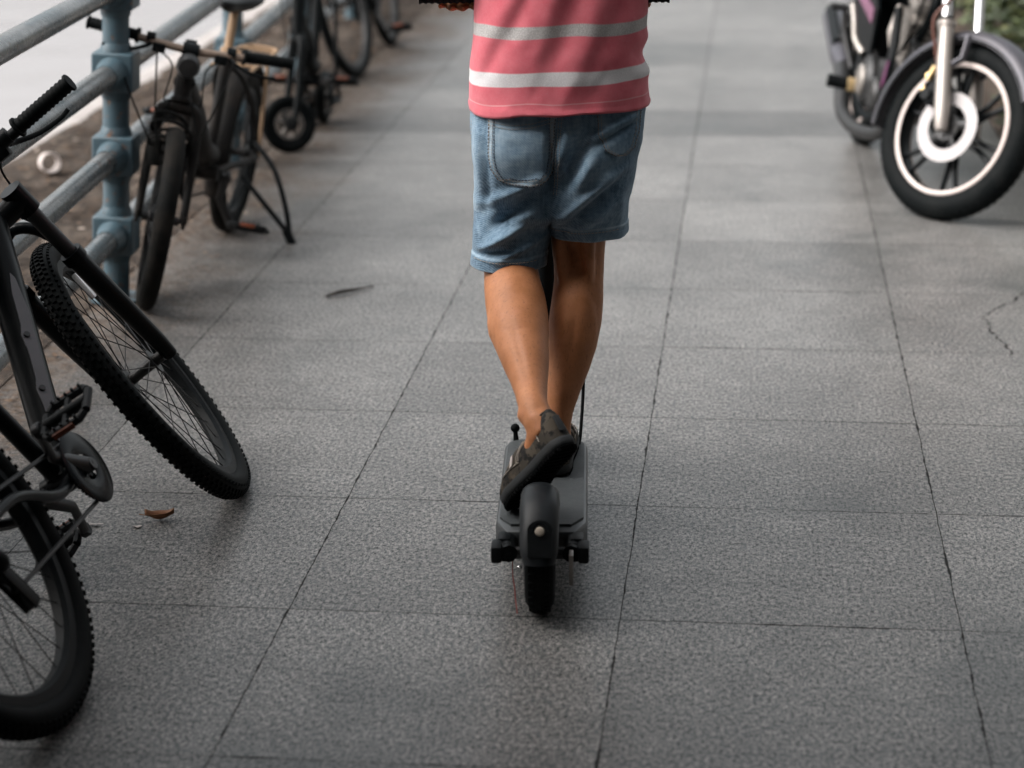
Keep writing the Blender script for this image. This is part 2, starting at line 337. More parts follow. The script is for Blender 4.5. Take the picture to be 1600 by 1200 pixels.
# ------------------------------------------------------------------ mesh helpers
def V(*a): return np.array(a, float)
def unit(v):
    v = np.asarray(v, float); return v / (np.linalg.norm(v) + 1e-12)
def rot(axis, ang):
    k = unit(axis); K = np.array([[0, -k[2], k[1]], [k[2], 0, -k[0]], [-k[1], k[0], 0]])
    return np.eye(3) + math.sin(ang) * K + (1 - math.cos(ang)) * K @ K
def frame_of(n):
    n = unit(n); a = np.cross(n, (0, 0, 1.0))
    if np.linalg.norm(a) < 1e-4: a = V(1, 0, 0)
    a = unit(a); return a, np.cross(a, n)      # b points upwards
def smooth_path(pts, k=6):
    """Catmull-Rom through the points"""
    P = [np.asarray(p, float) for p in pts]; P = [2 * P[0] - P[1]] + P + [2 * P[-1] - P[-2]]; out = []
    for i in range(1, len(P) - 2):
        a, b, c, d = P[i - 1:i + 3]
        for t in np.linspace(0, 1, k, endpoint=False):
            out.append(0.5 * (2 * b + (c - a) * t + (2 * a - 5 * b + 4 * c - d) * t * t + (3 * b - a - 3 * c + d) * t ** 3))
    out.append(P[-2]); return out

class MB:
    def __init__(s): s.v = []; s.f = []; s.xf = None; s.cuts = []
    def cut(s):
        """what follows is a piece of its own: build() makes one object of each piece"""
        s.cuts.append((len(s.v), len(s.f)))
    def add(s, vs, fs):
        o = len(s.v)
        for p in vs:
            p = np.asarray(p, float)
            s.v.append(s.xf(p) if s.xf else p)
        s.f += [tuple(i + o for i in f) for f in fs]; return s
    def tube(s, pts, r, n=10, cap=True, closed=False, flat=None, up=None):
        P = [np.asarray(p, float) for p in pts]; m = len(P)
        rr = [r] * m if np.isscalar(r) else list(r)
        if len(rr) != m:
            rr = list(np.interp(np.linspace(0, 1, m), np.linspace(0, 1, len(rr)), rr))
        T = []
        for i in range(m):
            a = P[(i - 1) % m] if (closed or i > 0) else P[i]; b = P[(i + 1) % m] if (closed or i < m - 1) else P[i]
            T.append(unit(b - a))
        if up is None:
            up = V(0, 0, 1) if abs(T[0][2]) < 0.9 else V(1, 0, 0)
        N = unit(np.cross(np.cross(T[0], up), T[0])); vs = []
        for i in range(m):
            N = N - T[i] * (N @ T[i]); N = unit(N); B = np.cross(T[i], N)
            for k in range(n):
                t = 2 * PI * k / n; e = 1.0 if flat is None else flat
                vs.append(P[i] + rr[i] * (math.cos(t) * N + e * math.sin(t) * B))
        fs = []
        for i in range(m if closed else m - 1):
            j = (i + 1) % m
            for k in range(n):
                l = (k + 1) % n; fs.append((i * n + k, i * n + l, j * n + l, j * n + k))
        if cap and not closed:
            fs.append(tuple(range(n - 1, -1, -1))); fs.append(tuple((m - 1) * n + k for k in range(n)))
        return s.add(vs, fs)
    def cyl(s, p, q, r, r2=None, n=16):
        return s.tube([p, q], [r, r if r2 is None else r2], n)
    def box(s, c, size, Rm=None, bev=0.0, seg=2):
        bm = bmesh.new(); bmesh.ops.create_cube(bm, size=1.0)
        bmesh.ops.scale(bm, vec=size, verts=bm.verts)
        if bev > 0: bmesh.ops.bevel(bm, geom=list(bm.edges), offset=bev, segments=seg, affect='EDGES', profile=0.6)
        Rm = np.eye(3) if Rm is None else np.asarray(Rm); c = np.asarray(c, float)
        bm.verts.index_update()
        vs = [c + Rm @ np.array(v.co) for v in bm.verts]; fs = [tuple(v.index for v in f.verts) for f in bm.faces]
        bm.free(); return s.add(vs, fs)
    def lathe(s, c, n, prof, seg=48, a0=0.0, a1=2 * PI, closed_prof=True):
        """profile of (radius, offset along n) turned about n through c; angle measured from the upward direction"""
        c = np.asarray(c, float); nn = unit(n); a, b = frame_of(n); full = abs(a1 - a0 - 2 * PI) < 1e-6
        m = seg if full else seg + 1; K = len(prof); vs = []
        for i in range(m):
            t = a0 + (a1 - a0) * i / seg; d = math.sin(t) * a + math.cos(t) * b
            for r, h in prof: vs.append(c + r * d + h * nn)
        fs = []
        for i in range(seg):
            j = (i + 1) % m
            for k in range(K if closed_prof else K - 1):
                l = (k + 1) % K; fs.append((i * K + k, j * K + k, j * K + l, i * K + l))
        if not full and closed_prof:
            fs.append(tuple(range(K))); fs.append(tuple(seg * K + k for k in range(K - 1, -1, -1)))
        return s.add(vs, fs)
    def disc(s, c, n, r, h, seg=24, bev=0.0):
        b = bev or min(r, h) * 0.15
        return s.lathe(c, n, [(0.0005, h / 2), (r - b, h / 2), (r, h / 2 - b), (r, -h / 2 + b), (r - b, -h / 2), (0.0005, -h / 2)], seg)
    def torus(s, c, n, Rm, r, rz=None, seg=64, k=14, a0=0.0, a1=2 * PI):
        rz = rz or r
        return s.lathe(c, n, [(Rm + r * math.cos(2 * PI * i / k), rz * math.sin(2 * PI * i / k)) for i in range(k)], seg, a0, a1)
    def ball(s, c, r, n=14, Rm=None):
        r = (r, r, r) if np.isscalar(r) else r; Rm = np.eye(3) if Rm is None else Rm
        c = np.asarray(c, float); vs = []; m = n // 2
        for i in range(m + 1):
            t = PI * (0.02 + 0.96 * i / m)
            for k in range(n):
                p = 2 * PI * k / n
                vs.append(c + Rm @ V(r[0] * math.sin(t) * math.cos(p), r[1] * math.sin(t) * math.sin(p), r[2] * math.cos(t)))
        fs = [(i * n + k, (i + 1) * n + k, (i + 1) * n + (k + 1) % n, i * n + (k + 1) % n) for i in range(m) for k in range(n)]
        fs.append(tuple(range(n))); fs.append(tuple(m * n + k for k in range(n - 1, -1, -1)))
        return s.add(vs, fs)
    def prism(s, outline, p0, ex, ey, ez, bev=0.0):
        """outline (u,v) in the plane ex,ey, given thickness ez"""
        p0, ex, ey, ez = (np.asarray(q, float) for q in (p0, ex, ey, ez)); K = len(outline)
        vs = [p0 + u * ex + v * ey for u, v in outline] + [p0 + u * ex + v * ey + ez for u, v in outline]
        fs = [tuple(range(K - 1, -1, -1)), tuple(range(K, 2 * K))] + [(k, (k + 1) % K, K + (k + 1) % K, K + k) for k in range(K)]
        return s.add(vs, fs)
    def build(s, name, mat, parent=None, sharp=38, recalc=True):
        if s.cuts:
            c = [q for q in s.cuts if q[1] > 0]; st = [(0, 0)] + c; en = c + [(len(s.v), len(s.f))]; first = None
            for (v0, f0), (v1, f1) in zip(st, en):
                if f1 <= f0: continue
                p = MB(); p.v = s.v[v0:v1]; p.f = [tuple(i - v0 for i in f) for f in s.f[f0:f1]]
                o = p.build(name, mat, parent, sharp, recalc); first = first or o
            return first
        me = bpy.data.meshes.new(name)
        me.from_pydata([tuple(p) for p in s.v], [], s.f); me.update()
        if recalc:
            bm = bmesh.new(); bm.from_mesh(me); bmesh.ops.recalc_face_normals(bm, faces=bm.faces); bm.to_mesh(me); bm.free()
        if sharp:
            me.shade_smooth(); me.set_sharp_from_angle(angle=R_(sharp))
        me.materials.append(M[mat] if isinstance(mat, str) else mat)
        o = bpy.data.objects.new(name, me); COL.objects.link(o)
        if parent is not None: o.parent = parent
        return o

def tag(o, label, cat, group=None):
    o['label'] = label; o['category'] = cat
    if group: o['group'] = group
    return o
def struct(o, kind='structure'):
    o['kind'] = kind; return o
def thing(name, label, cat, mat4=None, group=None):
    o = bpy.data.objects.new(name, None); COL.objects.link(o); o.empty_display_size = 0.1
    if mat4 is not None: o.matrix_world = mat4
    return tag(o, label, cat, group)
def mat4(Rm, T):
    m = Matrix.Identity(4)
    for i in range(3):
        for j in range(3): m[i][j] = float(Rm[i][j])
        m[i][3] = float(T[i])
    return m
def fattr(o, name, vals):
    at = o.data.attributes.new(name, 'FLOAT', 'POINT'); at.data.foreach_set('value', np.asarray(vals, dtype=np.float32))

# ================================================================== SETTING
def grid_sheet(x0, x1, y0, y1, nx, ny, zf):
    m = MB(); xs = np.linspace(x0, x1, nx + 1); ys = np.linspace(y0, y1, ny + 1)
    m.add([(x, y, zf(x, y)) for y in ys for x in xs], [(j * (nx + 1) + i, j * (nx + 1) + i + 1, (j + 1) * (nx + 1) + i + 1, (j + 1) * (nx + 1) + i) for j in range(ny) for i in range(nx)])
    return m
struct(grid_sheet(-1.02, 60, -30, 120, 4, 4, lambda x, y: 0.0).build("pavement", 'ground', sharp=0))
def bankz(x, y):
    t = min(1, max(0, (-1.0 - x) / 0.25)); e = 1 - min(1, max(0, (-1.78 - x) / 0.12))
    return 0.003 + t * e * (0.035 * (mnoise.noise(Vector((x * 4, y * 4, 0))) + 0.35) + 0.016 * mnoise.noise(Vector((x * 17, y * 17, 3)))) - (1 - e) * 0.01
struct(grid_sheet(-1.90, -0.98, -4, 22, 44, 900, bankz).build("bank", 'dirt', sharp=0))
m = MB(); m.box((-1.92, 10, -0.8), (0.14, 60, 1.59), bev=0.01); struct(m.build("quay_edge", 'stone'))
struct(grid_sheet(-300, -1.95, -60, 400, 2, 2, lambda x, y: -1.15).build("water", 'water', sharp=0))

# railing ------------------------------------------------------------------
def fx(y, h=0.0): return -0.797 - 0.062 * y + 0.058 * h
FD = unit((-0.062, 1, 0)); FP = unit((1, 0.062, 0)); FUP = unit((0.058, 0, 1)); HS = (0.192, 0.413, 0.640, 0.862)
fence = thing("railing", "blue-grey painted pipe railing with four worn rails between the paving and the water", "railing", mat4(np.eye(3), (0, 0, 0)))
FR = np.stack([unit(np.cross(FD, FUP)), FD, FUP], 1)
for y in (-1.67, 0.25, 2.17, 4.09, 6.01, 7.93, 9.85, 11.77):
    b = V(fx(y), y, 0.0)
    m = MB(); m.cyl(b - FUP * 0.05, b + FUP * 0.93, 0.036, n=24)
    m.lathe(b + FUP * 0.93, FUP, [(0.0005, 0.016), (0.02, 0.014), (0.034, 0.004), (0.0375, -0.01), (0.03, -0.02), (0.0005, -0.02)], 24)
    m.disc(b + FUP * 0.006, FUP, 0.075, 0.012)
    po = m.build("post", 'post_paint', fence)
    for h in HS:
        c = b + FUP * h
        m = MB(); m.box(c, (0.112, 0.106, 0.106), FR, 0.007, 3)
        for s in (1, -1):
            m.tube([c + FD * s * 0.045, c + FD * s * 0.066, c + FD * s * 0.10, c + FD * s * 0.13], [0.046, 0.041, 0.0355, 0.0325], 24)
            m.tube([c + FUP * s * 0.045, c + FUP * s * 0.056, c + FUP * s * 0.068, c + FUP * s * 0.076], [0.044, 0.043, 0.040, 0.0375], 24)
        m.build("joint_fitting", 'post_paint', po)
for h in HS:
    m = MB(); m.tube([V(fx(y, h), y, h) for y in (-3.2, 0, 3, 6, 9, 12.6)], 0.0295, 24); m.build("rail", 'rail_paint', fence)

# bridge overhead behind the camera, unseen, added to shade the near paving
shade_slab = thing("blocker", "wide concrete footbridge added unseen behind the viewer to shade the near paving", "shade_slab", mat4(np.eye(3), (0, -10.42, 2.35)))
m = MB(); m.box((-4, 0.8, 0.25), (70, 18.4, 0.5), bev=0.02); m.build("blocker_top", 'concrete', shade_slab)
for yb in (-7.0, 0.0, 9.4):
    m = MB(); m.box((-4, yb, -0.22), (70, 0.5, 0.45), bev=0.02); m.build("blocker_beam", 'concrete', shade_slab)
for xb in (9.0, 16.0):
    m = MB(); m.box((xb, 0.8, -1.3), (0.9, 17.0, 2.9), bev=0.03); m.build("blocker_leg", 'concrete', shade_slab)

side_baffle = thing("baffle", "tall dark rendered building added unseen along the right side to block sky light", "baffle", mat4(np.eye(3), (4.6, -5, 0)))  # out-of-view block added to cut the skylight from the right
m = MB(); m.box((1.0, 0, 3.0), (2.0, 20, 6.0), bev=0.02); m.build("baffle_block", 'baffle_render', side_baffle)

# planting bed and hedge on the right ---------------------------------------
m = grid_sheet(1.74, 6, 4.75, 30, 30, 120, lambda x, y: 0.006 + 0.03 * (1 + mnoise.noise(Vector((x * 5, y * 5, 0)))) * min(1, (x - 1.74) * 8)); struct(m.build("planting_bed", 'dirt', sharp=0))
def leaf_cloud(centres, n, size, name, matname, parent, flat=1.0):
    m = MB(); tint = []; r = random.Random(len(name) * 13 + n)
    for _ in range(n):
        c, rad = r.choice(centres)
        d = unit((r.gauss(0, 1), r.gauss(0, 1), r.gauss(0, 1))) * (r.random() ** 0.45)
        p = V(*c) + d * V(*rad)
        if p[2] < 0.03: p[2] = 0.03 + r.random() * 0.05
        a = unit((r.gauss(0, 1), r.gauss(0, 1), r.gauss(0, 0.6))); b = unit(np.cross(a, (r.gauss(0, 1), r.gauss(0, 1), r.gauss(0, 1))))
        s = size * r.uniform(0.6, 1.4); k = np.cross(a, b) * s * 0.12
        m.add([p - a * s, p + b * s * 0.42 + k, p + a * s, p - b * s * 0.42 + k], [(0, 1, 2), (0, 2, 3)])
        t = r.random() ** 1.4; tint += [t] * 4
    o = m.build(name, matname, parent, sharp=0, recalc=False); fattr(o, "tint", tint); return o
hed = thing("hedge", "dark green leafy hedge behind the parked motorcycle", "hedge", mat4(np.eye(3), (0, 0, 0)))
cs = []; r = random.Random(3)
for i in range(130):
    y = 4.95 + (i / 130) ** 1.4 * 6.5; cs.append(((2.00 + r.uniform(-0.06, 0.45), y, r.uniform(0.08, 0.95)), (r.uniform(0.15, 0.28), r.uniform(0.2, 0.4), r.uniform(0.15, 0.30))))
leaf_cloud(cs, 22000, 0.034, "foliage", 'hedge_leaf', hed)
m = MB()
for i in range(60):
    y = 4.9 + i * 0.13; x = 2.5 + r.uniform(-0.15, 0.3)
    m.tube([V(x, y, 0), V(x + r.uniform(-.1, .1), y + r.uniform(-.1, .1), 0.4), V(x + r.uniform(-.3, .2), y + r.uniform(-.2, .2), 0.9)], [0.012, 0.008, 0.003], 6)
m.build("stem", 'bark', hed)

# ================================================================== BICYCLES
def steer_setup(Rw, wb, head, off, steer):
    k = V(0, -math.cos(head), math.sin(head)); perp = V(0, math.sin(head), math.cos(head))
    fa = V(0, wb, Rw); p0 = fa - perp * off; S = rot(k, steer)
    return k, p0, S, (lambda p: p0 + S @ (np.asarray(p, float) - p0))
def pose(P, psi, lean, ra, fa, fn, Rr, Rf, rt, ref='rear'):
    """lean and pitch the vehicle so that both tyres rest on the ground, with the chosen tyre's contact at P"""
    pitch = 0.0
    def low(c, n, Rr_, r):
        a, b = frame_of(n); return c - b * (Rr_ - r) - V(0, 0, r)
    for _ in range(8):
        Rm = rot((0, 0, 1), psi) @ rot((0, 1, 0), -lean) @ rot((1, 0, 0), pitch)
        lr = low(Rm @ ra, Rm @ V(1, 0, 0), Rr, rt); lf = low(Rm @ fa, Rm @ fn, Rf, rt)
        pitch += (lr[2] - lf[2]) / max(0.3, np.linalg.norm(fa - ra))
    T = -(lr if ref == 'rear' else lf); T = V(P[0] + T[0], P[1] + T[1], T[2])
    return mat4(Rm, T)

def wheel(parent, c, n, Ro, rt, tyre='rubber', rim='black_satin', spokes=28, knobs=0, spoke_r=0.0011, hub_w=0.05, hub_r=0.016, rimtape=None, disc=None, spokemat='spoke', rdepth=0.018):
    n = unit(n); a, b = frame_of(n); Ri = Ro - 2 * rt
    m = MB(); rw = rt * 0.62
    m.lathe(c, n, [(Ri + 0.006, rw), (Ri + 0.008, rw * 0.8), (Ri - 0.002, rw * 0.6), (Ri - 0.002, -rw * 0.6), (Ri + 0.008, -rw * 0.8), (Ri + 0.006, -rw), (Ri - rdepth * 0.6, -rw), (Ri - rdepth, -rw * 0.55), (Ri - rdepth, rw * 0.55), (Ri - rdepth * 0.6, rw)], 72)
    w = m.build("wheel", rim, parent)
    m = MB(); m.torus(c, n, Ro - rt, rt, rt * 0.98, 96, 14)
    if knobs:
        for i in range(knobs):
            for row, (phi, sx) in enumerate(((-0.95, .55), (-0.42, .8), (0.05, .9), (0.42, .8), (0.95, .55))):
                t = 2 * PI * (i + (0.5 if row % 2 else 0.0)) / knobs
                d = math.sin(t) * a + math.cos(t) * b; tg = math.cos(t) * a - math.sin(t) * b
                o = math.cos(phi) * d + math.sin(phi) * n; s2 = np.cross(tg, o)
                m.box(np.asarray(c) + (Ro - rt) * d + o * (rt + 0.0012), (0.0095 * sx, 0.0075, 0.0050), np.stack([s2, tg, o], 1))
    m.build("tyre", tyre, w)
    m = MB(); m.cyl(c - n * hub_w, c + n * hub_w, hub_r * 0.75, n=18)
    for s in (1, -1):
        m.disc(c + n * s * hub_w * 0.62, n, hub_r * 1.75, 0.004); m.cyl(c + n * s * hub_w, c + n * s * (hub_w + 0.022), 0.006, n=10); m.disc(c + n * s * (hub_w + 0.012), n, 0.011, 0.008, 8)
    m.build("hub", 'dark_alloy', w)
    if spokes:
        m = MB()
        for i in range(spokes):
            s = 1 if i % 2 else -1; t = 2 * PI * i / spokes; t2 = t + (0.62 if (i // 2) % 2 else -0.62)
            p = c + n * s * hub_w * 0.62 + hub_r * 1.5 * (math.sin(t2) * a + math.cos(t2) * b)
            q = c + (Ri - rdepth + 0.003) * (math.sin(t) * a + math.cos(t) * b)
            m.tube([p, q], spoke_r, 5)
        m.build("spokes", spokemat, w, recalc=False)
    return w, a, b

def make_bike(name, label, cat, P, psi, lean, steer, Rw=.34, wb=1.02, head=R_(69), off=.045, rt=.027, bb=(.43, .29), hb=.46, ht=.60, bark=.62, bar_half=.34, bar_sweep=.03,
              grip=.13, style='mtb', frame='black_paint', tyre='rubber', knobs=0, spokes=28, rim='black_satin', barmat='black_satin', crank_ang=R_(120), crank_len=.17, seat_len=.50, seat_up=.14,
              pedal='black_plastic', ref='rear', group=None, dt_r=.026, fork_style='rigid', ring_r=.085):
    k, p0, S, st = steer_setup(Rw, wb, head, off, steer)
    ra = V(0, 0, Rw); fa0 = V(0, wb, Rw); fa = st(fa0); fn = S @ V(1, 0, 0)
    T4 = pose(P, psi, lean, ra, fa, fn, Rw, Rw, rt, ref)
    t = thing(name, label, cat, T4, group)
    BB = V(0, bb[0], bb[1]); h0 = p0 + k * hb; h1 = p0 + k * ht; sd = V(0, -math.cos(R_(73)), math.sin(R_(73))); s1 = BB + sd * seat_len
    # frame
    m = MB()
    m.tube([h0 - k * .004, h1 + k * .004], .024, 20)
    for q in (h0, h1): m.disc(q, k, .029, .014)
    if style == 'fold':
        m.tube(smooth_path([h0 + k * .05, h0 + V(0, -.16, -.06), BB + V(0, .12, .10), BB + V(0, -.02, .05)], 5), [.03, .034, .034, .03], 16)
        m.tube([h0 + k * .02, BB + V(0, .02, .03)], .017, 12)
    else:
        m.tube([h0 + k * .03, h0 * .97 + BB * .03, BB * .9 + h0 * .1, BB], [dt_r * .9, dt_r * 1.1, dt_r * 1.0, dt_r * .95], 22)
        m.tube([h1 - k * .03, s1 - sd * .03], [.019, .017], 16)
    m.tube([BB, s1], .0175, 16); m.cyl(BB - V(.036, 0, 0), BB + V(.036, 0, 0), .023, n=18)
    for s in (1, -1):
        ax = ra + V(s * .062, 0, 0)
        m.tube(smooth_path([BB + V(s * .03, -.02, 0), BB + V(s * .045, -.14, .0), ra + V(s * .062, .16, .006), ax], 5), [.012, .011, .010, .009], 10)
        m.tube(smooth_path([s1 - sd * .04 + V(s * .016, 0, 0), s1 - sd * .05 + V(s * .045, -.09, -.05), ax + V(0, .07, .12), ax], 5), .008, 10)
        m.box(ax, (.007, .04, .05), bev=.002)
    fr = m.build("frame", frame, t)
    if style == 'mtb':
        d = unit(BB - h0); nx = unit(np.cross(d, (1, 0, 0)));
        if nx[2] < 0: nx = -nx
        # pale panel on the upper right flank of the down tube, with two bottle bolts
        side = unit(nx * .55 + V(1, 0, 0) * .9); tang = unit(np.cross(side, d)); m = MB(); L = np.linalg.norm(BB - h0)
        ol = [(.26 * L, -.004), (.34 * L, -.011), (.46 * L, -.011), (.50 * L, -.016), (.56 * L, -.011), (.66 * L, -.011), (.70 * L, -.016), (.76 * L, -.011), (.88 * L, -.010), (.90 * L, .010), (.60 * L, .012), (.40 * L, .012), (.28 * L, .004)]
        for q0, q1 in zip(range(1, 9), range(2, 10)): pass
        m.prism(ol, h0 + side * (dt_r * 1.02), d, tang, side * .0022); m.build("down_tube_panel", 'decal', fr)
        m = MB()
        for f in (.50, .70): m.cut(); m.disc(h0 + d * L * f + side * (dt_r * 1.02 + .004) - tang * .006, side, .0065, .004, 10)
        m.build("bottle_bolt", 'dark_alloy', fr)
    # fork
    m = MB()
    cr = p0 + k * (hb - .02)
    if fork_style == 'susp':
        m.tube([st(cr - k * .0), st(cr + k * .05)], .018, 16)
        pr = V(0, math.sin(head), math.cos(head))
        for s in (1, -1):
            top = cr + pr * off * .6 + V(s * .066, 0, 0); mid = top - k * .15; bot = fa0 + V(s * .066, 0, 0)
            m.tube([st(cr), st(top)], [.022, .025], 12); m.cyl(st(top + k * .03), st(top - k * .03), .024, n=18)
            m.cyl(st(mid + k * .004), st(mid - k * .018), .0245, n=18)
            m.tube([st(mid), st(mid * .5 + bot * .5), st(bot + k * .03), st(bot - k * .012)], [.0215, .021, .018, .015], 16)
        a0 = cr + pr * off * .6 - k * .17
        ar = [a0 + V(x, 0, 0) + pr * (.018 + .034 * (1 - abs(x) / .066) ** .6) + k * (.115 * (1 - (x / .066) ** 2) ** .5) for x in np.linspace(-.064, .064, 17)]
        m.tube([st(q) for q in ar], .012, 12)
        fk = m.build("fork", 'black_paint', t)
        m = MB()
        for s in (1, -1):
            m.cut(); top = cr + pr * off * .6 + V(s * .066, 0, 0); m.cyl(st(top - k * .02), st(top - k * .16), .0160, n=18)
        m.build("stanchion", 'dark_alloy', fk)
    else:
        m.tube([st(cr - k * .01), st(cr + k * .04)], .018, 14)
        for s in (1, -1):
            m.tube([st(q) for q in smooth_path([cr + V(0, 0, 0), cr + V(s * .045, .0, -.012), cr - k * .08 + V(s * .056, .0, 0), fa0 * .55 + (cr) * .45 + V(s * .06, -.008, 0), fa0 + V(s * .062, 0, 0)], 5)], [.019, .018, .016, .013, .011], 12)
            m.box(st(fa0 + V(s * .064, 0, 0)), (.008, .03, .034), S, .002)
        fk = m.build("fork", frame, t)
    # wheels
    w1, a, b = wheel(t, fa, fn, Rw, rt, tyre, rim, spokes, knobs)
    if style == 'mtb':
        m = MB(); q = fa + (Rw - 2 * rt - .05) * (-.35 * a + .93 * b) + fn * .006; m.box(q, (.012, .028, .065), np.stack([fn, np.cross(b, fn), b], 1), .004); m.build("wheel_reflector", 'clear', w1)
    w2, _, _ = wheel(t, ra, V(1, 0, 0), Rw, rt, tyre, rim, spokes, knobs)
    m = MB()
    for i, rr in enumerate((.058, .051, .045, .039, .033, .028)): m.lathe(ra + V(.022 + .0045 * i, 0, 0), (1, 0, 0), [(rr, .001), (rr, -.001), (.02, -.001), (.02, .001)], 30)
    m.build("sprockets", 'dark_alloy', w2)
    # steering
    stem0 = p0 + k * bark; bc = stem0 + V(0, .045, .0)
    m = MB(); m.tube([st(h1), st(stem0 + k * .02)], .0165, 14); m.tube([st(stem0), st(bc)], [.019, .021], 14); m.cyl(st(bc - V(.022, 0, 0)), st(bc + V(.022, 0, 0)), .022, n=16); m.build("stem", 'black_satin', t)
    m = MB(); bp = [bc + V(x * bar_half, -bar_sweep * abs(x) ** 1.6, .012 * abs(x)) for x in np.linspace(-1, 1, 19)]
    m.tube([st(q) for q in bp], .0112, 14); hbar = m.build("handlebar", barmat, t)
    for s in (1, -1):
        e = bc + V(s * bar_half, -bar_sweep, .012); i_ = bc + V(s * (bar_half - grip), -bar_sweep * (1 - grip / bar_half) ** 1.6, .010)
        m = MB(); N = 26; pts = [st(i_ + (e - i_) * q) for q in np.linspace(0, 1.03, N * 2)]
        m.tube(pts, [.0165 if (j // 2) % 2 else .0148 for j in range(N * 2)], 14); m.disc(pts[0], pts[1] - pts[0], .0215, .007); m.disc(pts[-1], pts[1] - pts[0], .0185, .006)
        m.build("grip", 'rubber', hbar)
        m = MB(); c0 = i_ - V(s * .035, 0, 0); m.cyl(st(c0 - V(.012, 0, 0)), st(c0 + V(.012, 0, 0)), .0175, n=14)
        m.tube([st(q) for q in smooth_path([c0 + V(0, .012, -.012), c0 + V(s * .012, .035, -.018), c0 + V(s * .05, .052, -.03), c0 + V(s * .10, .056, -.034), c0 + V(s * .125, .054, -.03)], 4)], [.008, .006, .0055, .005, .005], 8, flat=.7)
        m.box(st(c0 + V(-s * .025, .012, -.018)), (.036, .036, .026), S, .006)
        m.build("brake_lever", 'black_satin', hbar)
    m = MB()
    for s in (1, -1):
        m.cut(); c0 = bc + V(s * (bar_half - grip - .06), .01, -.01)
        m.tube([st(q) for q in smooth_path([c0, c0 + V(-s * .04, .09, -.02), V(s * .05, bc[1] + .10, bc[2] - .12), p0 + k * (hb + .02) + V(s * .03, .04, -.02), p0 + k * (hb - .08) + V(s * .06, .04, 0)], 6)], .0024, 6)
    m.build("brake_cable", 'rubber', t)
    # saddle
    sp = s1 + sd * seat_up
    m = MB(); m.cyl(s1 - sd * .02, sp, .0136, n=14); m.disc(s1, sd, .022, .02); m.build("seat_post", 'tan' if style == 'fold' else 'black_satin', t)
    m = MB()
    rows = [(-.14, .012, .012), (-.13, .055, .028), (-.09, .070, .036), (-.04, .062, .035), (.02, .036, .030), (.08, .023, .026), (.125, .018, .020), (.14, .006, .010)]
    vs = []; K = 18
    for y_, w_, h_ in rows:
        for j in range(K):
            q = 2 * PI * j / K; vs.append(sp + V(w_ * math.cos(q), y_ + .01, .03 + (h_ * .45 * math.sin(q) if math.sin(q) > 0 else h_ * math.sin(q)) + .012 * (y_ / .14) ** 2))
    fs = [(i * K + j, i * K + (j + 1) % K, (i + 1) * K + (j + 1) % K, (i + 1) * K + j) for i in range(len(rows) - 1) for j in range(K)] + [tuple(range(K)), tuple((len(rows) - 1) * K + j for j in range(K - 1, -1, -1))]
    m.add(vs, fs); m.build("saddle", 'seat_vinyl', t)
    # drivetrain
    m = MB(); cx = .048; rr = ring_r
    m.lathe(BB + V(cx, 0, 0), (1, 0, 0), [(rr, .002), (rr, -.002), (rr - .013, -.002), (rr - .013, .002)], 48)
    for i in range(40):
        q = 2 * PI * i / 40; m.box(BB + V(cx, math.cos(q) * (rr + .002), math.sin(q) * (rr + .002)), (.003, .005, .005), rot((1, 0, 0), q))
    for i in range(5):
        q = 2 * PI * i / 5 + .3; m.tube([BB + V(cx, 0, 0), BB + V(cx, math.cos(q) * (rr - .01), math.sin(q) * (rr - .01))], [.012, .007], 8, flat=.5)
    m.lathe(BB + V(cx + .008, 0, 0), (1, 0, 0), [(rr + .013, .0015), (rr + .015, 0), (rr + .013, -.0015), (rr - .030, -.0015), (rr - .032, .0005), (rr - .030, .0015)], 48)
    cs_ = m.build("crankset", 'gloss_black', t)
    for s, q in ((1, crank_ang), (-1, crank_ang + PI)):
        e = BB + V(s * .085, math.cos(q) * crank_len, math.sin(q) * crank_len)
        m = MB(); m.tube([BB + V(s * .062, 0, 0), BB * .5 + e * .5 + V(s * .002, 0, 0), e], [.016, .012, .013], 12, flat=.7); m.disc(e, (1, 0, 0), .0145, .016); m.disc(BB + V(s * .066, 0, 0), (1, 0, 0), .013, .012); m.build("crank_arm", 'dark_alloy', cs_)
        pc = e + V(s * .062, 0, 0); m = MB(); m.cyl(e, pc + V(s * .045, 0, 0), .0065, n=10); m.cyl(pc - V(.045, 0, 0), pc + V(.045, 0, 0), .011, n=12)
        Rp = rot((1, 0, 0), .38)
        def pp(x, y, z): return pc + Rp @ V(x, y, z)
        for yy in (-.046, .046): m.tube([pp(-.042, yy * .72, 0), pp(-.034, yy, 0), pp(.034, yy, 0), pp(.042, yy * .72, 0)], .0078, 8)
        for xx in (-.046, 0.0, .046): m.tube([pp(xx, -.045 if xx == 0 else -.030, 0), pp(xx, .045 if xx == 0 else .030, 0)], .0078 if xx else .006, 8)
        for yy in (-.046, .046):
            for xx in (-.03, -.015, 0, .015, .03): m.box(pp(xx, yy, .009), (.004, .005, .007), Rp)
        pd = m.build("pedal", pedal, cs_)
        m = MB()
        for yy in (-.055, .055): m.cut(); m.box(pp(0, yy, 0), (.044, .004, .011), Rp, .001)
        m.build("pedal_reflector", 'orange', cs_)
    m = MB(); dl = ra + V(.035, .03, -.10)
    m.tube([BB + V(cx, .01, rr), ra + V(.034, .0, .042)], .0042, 6); m.tube(smooth_path([BB + V(cx, .01, -rr), dl + V(0, .03, -.01), dl, dl + V(0, -.02, .05), ra + V(.034, .02, -.042)], 4), .0042, 6)
    m.tube([BB + V(cx, math.cos(q) * (rr + .001), math.sin(q) * (rr + .001)) for q in np.linspace(-PI / 2, PI / 2, 16)], .0042, 6)
    m.build("chain", 'dark_alloy', t)
    m = MB(); m.tube(smooth_path([ra + V(.05, -.01, -.02), ra + V(.058, .0, -.05), dl + V(.01, 0, .04)], 4), [.016, .018, .012], 10)
